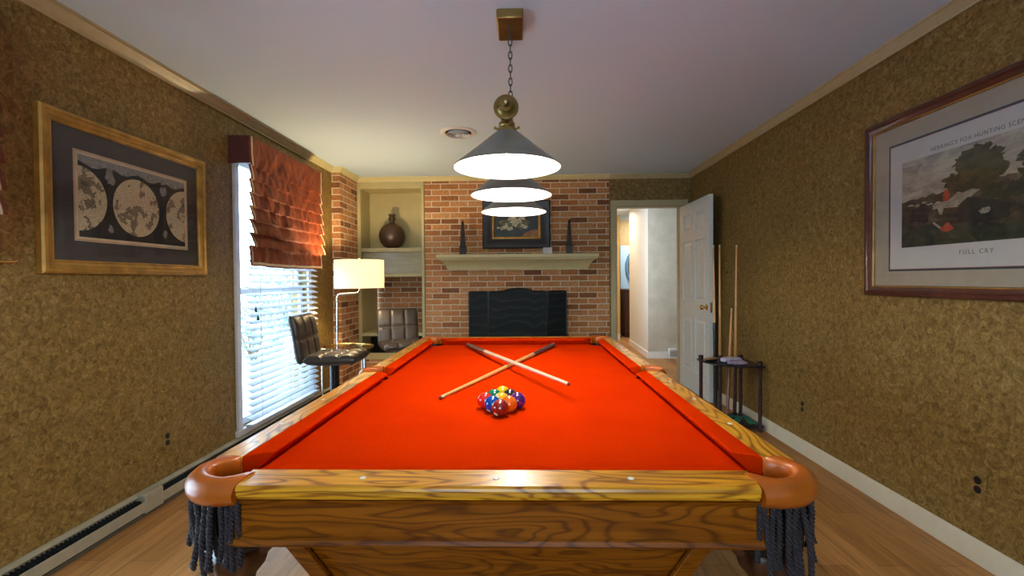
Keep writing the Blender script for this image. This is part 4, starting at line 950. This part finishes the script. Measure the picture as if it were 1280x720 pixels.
for r in (0.088, 0.066, 0.044): MB().lathe([(r+0.006, -0.024), (r+0.004, -0.026), (r-0.003, -0.014), (r-0.005, -0.006), (r-0.002, -0.006), (r+0.006, -0.021)], seg=40, cap=False).build('ring', M_WHITE, cv)
MB().lathe([(0.001, -0.034), (0.016, -0.034), (0.026, -0.028), (0.020, -0.010), (0.001, -0.002)], seg=28, cap=False).build('centre_cone', M_WHITE, cv)

# ------------------------------------------------------------------ bar stools
def strip_pad(path, width, thick, nu, nv, name, parent, flare=0.0):
    # path: (x,z) points; pad runs along it, width along y, tufted in nu x nv cells
    P = [Vector((a, 0, b)) for a, b in path]
    # resample
    seg = [0]
    for a, b in zip(P, P[1:]): seg.append(seg[-1]+(b-a).length)
    tot = seg[-1]; NU, NV = nu*12, nv*12
    def pos(s):
        for i in range(len(P)-1):
            if s <= seg[i+1] or i == len(P)-2:
                f = (s-seg[i])/(seg[i+1]-seg[i]); return P[i].lerp(P[i+1], f)
    mb = MB(); top = []; bot = []
    for i in range(NU+1):
        s = tot*i/NU; p = pos(s); d = (pos(min(tot, s+0.02))-pos(max(0, s-0.02))).normalized(); nrm = Vector((-d.z, 0, d.x))
        rt, rb = [], []
        for j in range(NV+1):
            v = j/NV; u = i/NU
            e = (1-abs(2*u-1)**10)**0.5*(1-abs(2*v-1)**10)**0.5 if 0 < u < 1 and 0 < v < 1 else 0.0
            cu = abs(math.sin(PI*u*nu)); cvv = abs(math.sin(PI*v*nv))
            tuft = min(1, cu*2.2)**0.6*min(1, cvv*2.2)**0.6
            edge_u = (u*nu < 0.5) or (u*nu > nu-0.5); edge_v = (v*nv < 0.5) or (v*nv > nv-0.5)
            tu = min(1, cu*2.4)**0.6 if not edge_u else 1.0; tv = min(1, cvv*2.4)**0.6 if not edge_v else 1.0
            h = thick/2*e*(0.62+0.38*min(tu, tv))
            cw = width*(1-0.02*(abs(2*u-1)**6))
            rt.append(mb.bm.verts.new(p + Vector((0, (v-0.5)*cw, 0)) + nrm*h))
            rb.append(mb.bm.verts.new(p + Vector((0, (v-0.5)*cw, 0)) - nrm*(thick/2*e)) if 0 < i < NU and 0 < j < NV else rt[-1])
        top.append(rt); bot.append(rb)
    for i in range(NU):
        for j in range(NV):
            mb.face([top[i][j], top[i+1][j], top[i+1][j+1], top[i][j+1]])
            f = [bot[i][j], bot[i][j+1], bot[i+1][j+1], bot[i+1][j]]
            if len(set(f)) == 4: mb.face(f)
    return mb.build(name, M_LEA, parent, angle=80)
def stool(loc, rz, label, seat_z):
    t = thing('bar_stool', label, 'stool', loc, rz, 'tufted leather bar stools by the window wall')
    z = seat_z-0.045
    strip_pad([(-0.175, z), (-0.05, z-0.006), (0.08, z-0.004), (0.17, z+0.002), (0.225, z-0.012)], 0.425, 0.085, 3, 3, 'seat', t)
    strip_pad([(-0.195, z-0.03), (-0.205, z+0.02), (-0.215, z+0.08), (-0.225, z+0.16), (-0.240, z+0.25), (-0.268, z+0.345)][::-1], 0.425, 0.070, 2, 3, 'backrest', t)
    MB().tube([(-0.21, 0, z-0.02), (-0.13, 0, z-0.052), (0.0, 0, z-0.055)], 0.014, 10).build('back_bracket', M_CHROME, t)
    MB().box((-0.09, -0.09, z-0.062), (0.09, 0.09, z-0.045)).build('seat_plate', M_BLACK, t, bevel=0.003)
    MB().lathe([(0.028, 0.03), (0.028, z-0.30)], (0, 0, 0), 24).build('post', M_CHROME, t)
    MB().lathe([(0.036, z-0.42), (0.036, z-0.063)], (0, 0, 0), 24).build('post_sleeve', M_BLACK, t)
    MB().lathe([(0.20, 0.0), (0.205, 0.006), (0.19, 0.014), (0.10, 0.022), (0.045, 0.034), (0.032, 0.06)], (0, 0, 0), 48).build('base', M_CHROME, t)
    pts = [(0.03, -0.02, 0.24), (0.06, -0.12, 0.24), (0.13, -0.13, 0.24), (0.17, -0.08, 0.24), (0.18, 0, 0.24), (0.17, 0.08, 0.24), (0.13, 0.13, 0.24), (0.06, 0.12, 0.24), (0.03, 0.02, 0.24)]
    MB().tube(pts, 0.010, 10).build('footrest', M_CHROME, t)
    MB().tube([(0.02, 0.0, z-0.065), (0.04, 0.10, z-0.072), (0.05, 0.17, z-0.07)], 0.005, 8).build('height_lever', M_BLACK, t)
    return t
stool((-1.540, 3.80, 0), 0.05, 'grey-brown tufted bar stool seen from its side, beside the tray table', 0.665)
stool((-1.225, 4.72, 0), -PI/2+math.radians(25), 'grey-brown tufted bar stool facing the room in front of the bookcase', 0.635)

# ------------------------------------------------------------------ floor lamp with tray table
fl = thing('floor_lamp', 'floor lamp with white drum shade and round glass tray table', 'lamp', (-1.655, 4.40, 0))
sxx, syy = 0.118, 0.0
M_LSH = None
m, n, l, b = new_mat('lamp_linen')
b.inputs['Base Color'].default_value = (0.88, 0.84, 0.74, 1); b.inputs['Roughness'].default_value = 0.9
b.inputs['Emission Color'].default_value = (1.0, 0.92, 0.78, 1); b.inputs['Emission Strength'].default_value = 0.12
tr = n.new('ShaderNodeBsdfTranslucent'); tr.inputs['Color'].default_value = (0.95, 0.88, 0.74, 1); mx = n.new('ShaderNodeMixShader'); mx.inputs[0].default_value = 0.30
l.new(b.outputs[0], mx.inputs[1]); l.new(tr.outputs[0], mx.inputs[2]); l.new(mx.outputs[0], n['Material Output'].inputs['Surface'])
sh = MB().lathe([(0.224, 1.163), (0.224, 1.424), (0.221, 1.424), (0.221, 1.163), (0.224, 1.163)], (sxx, syy, 0), 56, cap=False).build('lamp_shade', m, fl)
MB().tube([(sxx+0.221*math.cos(a), syy+0.221*math.sin(a), 1.40) for a in (0, PI)], 0.002, 6).tube([(sxx+0.221*math.cos(a), syy+0.221*math.sin(a), 1.40) for a in (PI/2, -PI/2)], 0.002, 6).build('shade_spider', M_CHROME, sh)
MB().lathe([(0.004, 1.40), (0.004, 1.43), (0.010, 1.436), (0.009, 1.446), (0.002, 1.450)], (sxx, syy, 0), 16).build('finial', M_GOLDM, sh)
MB().sphere((sxx, syy, 1.29), 0.033, 20, 12).build('bulb', emit_mat('lamp_bulb', (1.0, 0.8, 0.5), 25), fl)
MB().tube([(-0.100, 0, 0.612), (-0.095, 0, 1.06), (-0.093, 0, 1.085), (-0.082, 0, 1.103), (-0.060, 0, 1.110), (0.080, 0, 1.116), (0.105, 0, 1.122), (0.117, 0, 1.140), (0.118, 0, 1.165), (0.118, 0, 1.25)], 0.0085, 12).build('pole', M_CHROME, fl)
MB().lathe([(0.012, 1.06), (0.012, 1.075)], (-0.095, 0, 0), 14).build('pole_joint', M_GOLDM, fl)
ring = lambda r, z, n_=56: [(r*math.cos(2*PI*i/n_), r*math.sin(2*PI*i/n_), z) for i in range(n_)]
MB().tube(ring(0.226, 0.613), 0.011, 10, True).build('tray_rim', M_GOLDM, fl)
MB().lathe([(0.001, 0.608), (0.216, 0.608), (0.216, 0.614), (0.001, 0.614)], (0, 0, 0), 48, cap=False).build('tray_glass', M_GLASS, fl)
for a in (200, 330, 75):
    x, y = 0.226*math.cos(math.radians(a)), 0.226*math.sin(math.radians(a))
    MB().tube([(x, y, 0.015), (x, y, 0.603)], 0.010, 12).build('leg', M_CHROME, fl)
MB().tube(ring(0.226, 0.010), 0.009, 10, True).build('floor_ring', M_CHROME, fl)
pl = bpy.data.lights.new('floor_lamp_light', 'POINT'); pl.energy = 40; pl.color = (1.0, 0.76, 0.42); pl.shadow_soft_size = 0.03
po = bpy.data.objects.new('floor_lamp_light', pl); COL.objects.link(po); po.location = (-1.655+sxx, 4.40, 1.345)

# ------------------------------------------------------------------ corner cue rack with cues
RX, RY = 1.905, 4.18
rk = thing('cue_rack', 'black corner cue rack with quarter-round shelves by the right wall', 'cue rack', (RX, RY, 0))
def quarter(r, n_=20, p=2.7):
    pts = [(0.0, 0.0)]
    for i in range(n_+1):
        a = PI/2*i/n_; c, s_ = math.cos(a), math.sin(a)
        k = (c**p+s_**p)**(-1/p); pts.append((-k*c*r, -k*s_*r*0.97))
    return pts
qp = quarter(0.40); nt = []
for xc, dp in ((-0.096, 0.10), (-0.156, 0.125), (-0.241, 0.135), (-0.302, 0.185)): nt += [(xc+0.018, 0.0), (xc+0.018, -dp), (xc-0.018, -dp), (xc-0.018, 0.0)]
MB().prism([qp[0]] + nt + qp[1:], 0.515, 0.530).build('top_shelf', M_BLACK, rk, bevel=0.003)
MB().prism(quarter(0.38), 0.030, 0.050).build('base_shelf', M_BLACK, rk, bevel=0.003)
M_MAH = plain('dark_mahogany', (0.045, 0.010, 0.014), 0.25, var=0.3, coat=0.5)
for (x, y) in ((-0.375, -0.035), (-0.030, -0.365), (-0.035, -0.035)):
    ps = MB().lathe([(0.017, 0.0), (0.019, 0.02), (0.015, 0.05), (0.0145, 0.49), (0.017, 0.514), (0.017, 0.531), (0.021, 0.536), (0.021, 0.558), (0.014, 0.566), (0.001, 0.567)], (x, y, 0), 20).build('post', M_MAH, rk)
M_GFELT = plain('green_felt', (0.02, 0.20, 0.12), 0.95)
for a in (12, 34, 56, 78):
    ca, sa = math.cos(math.radians(a)), math.sin(math.radians(a)); u = Vector((-ca, -sa, 0)); w = Vector((sa, -ca, 0))
    c0, c1 = u*0.13, u*0.33
    pp = [c0-w*0.028, c0+w*0.028, c1+w*0.03, c1-w*0.03]
    MB().hexa([(p.x, p.y, 0.0502) for p in pp], [(p.x, p.y, 0.054) for p in pp]).build('felt_pad', M_GFELT, rk, smooth=False)
cue('standing_cue', 'black-butted pool cue standing in the rack, leftmost beside the door edge', (1.610, 4.08, 1.52), (1.600, 4.00, 0.0545), 0.80, M_BUTTB, M_TAN, 'pool cues standing in the corner rack', M_BLACK)
cue('standing_cue', 'pool cue standing in the rack, second from left just beside the black-butted one', (1.672, 4.10, 1.52), (1.660, 4.06, 0.0545), 0.52, M_BUTTD, M_TAN, 'pool cues standing in the corner rack')
cue('standing_cue', 'tall pool cue standing upright at the right of the rack, above the short leaning one', (1.828, 4.13, 1.52), (1.800, 4.10, 0.0545), 0.50, M_MAH, M_TAN, 'pool cues standing in the corner rack')
cue('standing_cue', 'short reddish pool cue leaning in the rack, its tip at half height of others', (1.800, 4.16, 0.975), (1.700, 4.02, 0.0545), 0.45, plain('reddish_butt', (0.22, 0.055, 0.02), 0.3, var=0.3, coat=0.4), M_TAN, 'pool cues standing in the corner rack')
# small things on the rack
def crumple(name, sx, sy, sz, mat, seed, label, cat, loc, rz):
    mb = MB(); bmesh.ops.create_icosphere(mb.bm, subdivisions=4, radius=1)
    for v in mb.bm.verts:
        p = v.co.copy(); q = Vector((math.copysign(abs(p.x)**0.6, p.x), math.copysign(abs(p.y)**0.6, p.y), math.copysign(abs(p.z)**0.7, p.z)))
        d = 1+0.16*noise.noise(p*2.6+Vector((seed, 0, 0)))+0.10*abs(noise.noise(p*6+Vector((0, seed, 0))))
        v.co = Vector((q.x*sx*d, q.y*sy*d, max(-sz*0.97, q.z*sz*d)))
    zmin = min(v.co.z for v in mb.bm.verts)
    for v in mb.bm.verts: v.co.z -= zmin
    o = mb.build(name, mat, angle=25); o.location = loc; o.rotation_euler = (0, 0, rz); return tag(o, label, cat)
crumple('plastic_bag', 0.085, 0.040, 0.022, plain('lavender_plastic', (0.58, 0.55, 0.70), 0.3, var=0.25, scale=30), 3.1, 'crumpled pale lavender plastic bag lying on top of the cue rack', 'bag', (1.715, 3.975, 0.5305), 0.3)
crumple('chalk_cloth', 0.070, 0.035, 0.016, plain('mauve_cloth', (0.34, 0.26, 0.36), 0.8, var=0.3, scale=30), 7.3, 'small mauve cloth in front of the lavender bag on the cue rack', 'cloth', (1.72, 3.875, 0.5305), -0.2)
bs = thing('table_brush', 'small dark brush with tan tip on the left of the cue rack top', 'brush', (1.565, 4.01, 0.531), 0.4)
MB().box((-0.05, -0.018, 0.0), (0.05, 0.018, 0.018)).build('bristles', M_BLACK, bs, bevel=0.004)
MB().box((-0.055, -0.020, 0.0185), (0.055, 0.020, 0.034)).build('handle', plain('tan_wood', (0.45, 0.22, 0.08), 0.4), bs, bevel=0.006)

# ------------------------------------------------------------------ garden seen through the blinds
struct(MB().box((-40, -20, -0.5), (-2.3, 40, -0.4)).build('ground_bounce', plain('pale_bounce_ground', (0.74, 0.76, 0.76), 0.9, var=0.1, scale=3), smooth=False))  # ground made pale to bounce sky light up to the ceiling
def shrub(loc, r, h, label, seed):
    rnd = random.Random(seed); mb = MB()
    for i in range(900):
        a = rnd.uniform(0, 2*PI); u = rnd.uniform(-1, 1); q = rnd.uniform(0.55, 1.0); s_ = math.sqrt(1-u*u)
        p = Vector((r*q*s_*math.cos(a), r*q*s_*math.sin(a), h/2+h/2*q*u))
        d = Vector((rnd.uniform(-1, 1), rnd.uniform(-1, 1), rnd.uniform(-1, 1))).normalized(); e = d.orthogonal().normalized(); L_ = rnd.uniform(0.06, 0.12)*r
        mb.poly([tuple(p), tuple(p+d*L_*0.5+e*L_*0.3), tuple(p+d*L_), tuple(p+d*L_*0.5-e*L_*0.3)])
    t = thing('garden_shrub', label, 'shrub', loc, group='shrubs outside the window')
    mb.build('foliage', plain('shrub_leaves', (0.10, 0.26, 0.18), 0.6, var=0.4, scale=4), t, smooth=False)
    mb = MB()
    for i in range(5): mb.tube([(0, 0, 0), (r*0.3*math.cos(i*1.3), r*0.3*math.sin(i*1.3), h*0.5)], [0.04*r, 0.02*r], 6)
    mb.build('stems', plain('bark', (0.12, 0.08, 0.05), 0.9), t)
shrub((-5.4, 9.3, -0.4), 0.75, 1.25, 'green shrub outside, seen through the lower blinds at the left', 3)
shrub((-7.2, 14.5, -0.4), 1.3, 2.2, 'taller green shrub outside, seen through the blinds further right', 5)
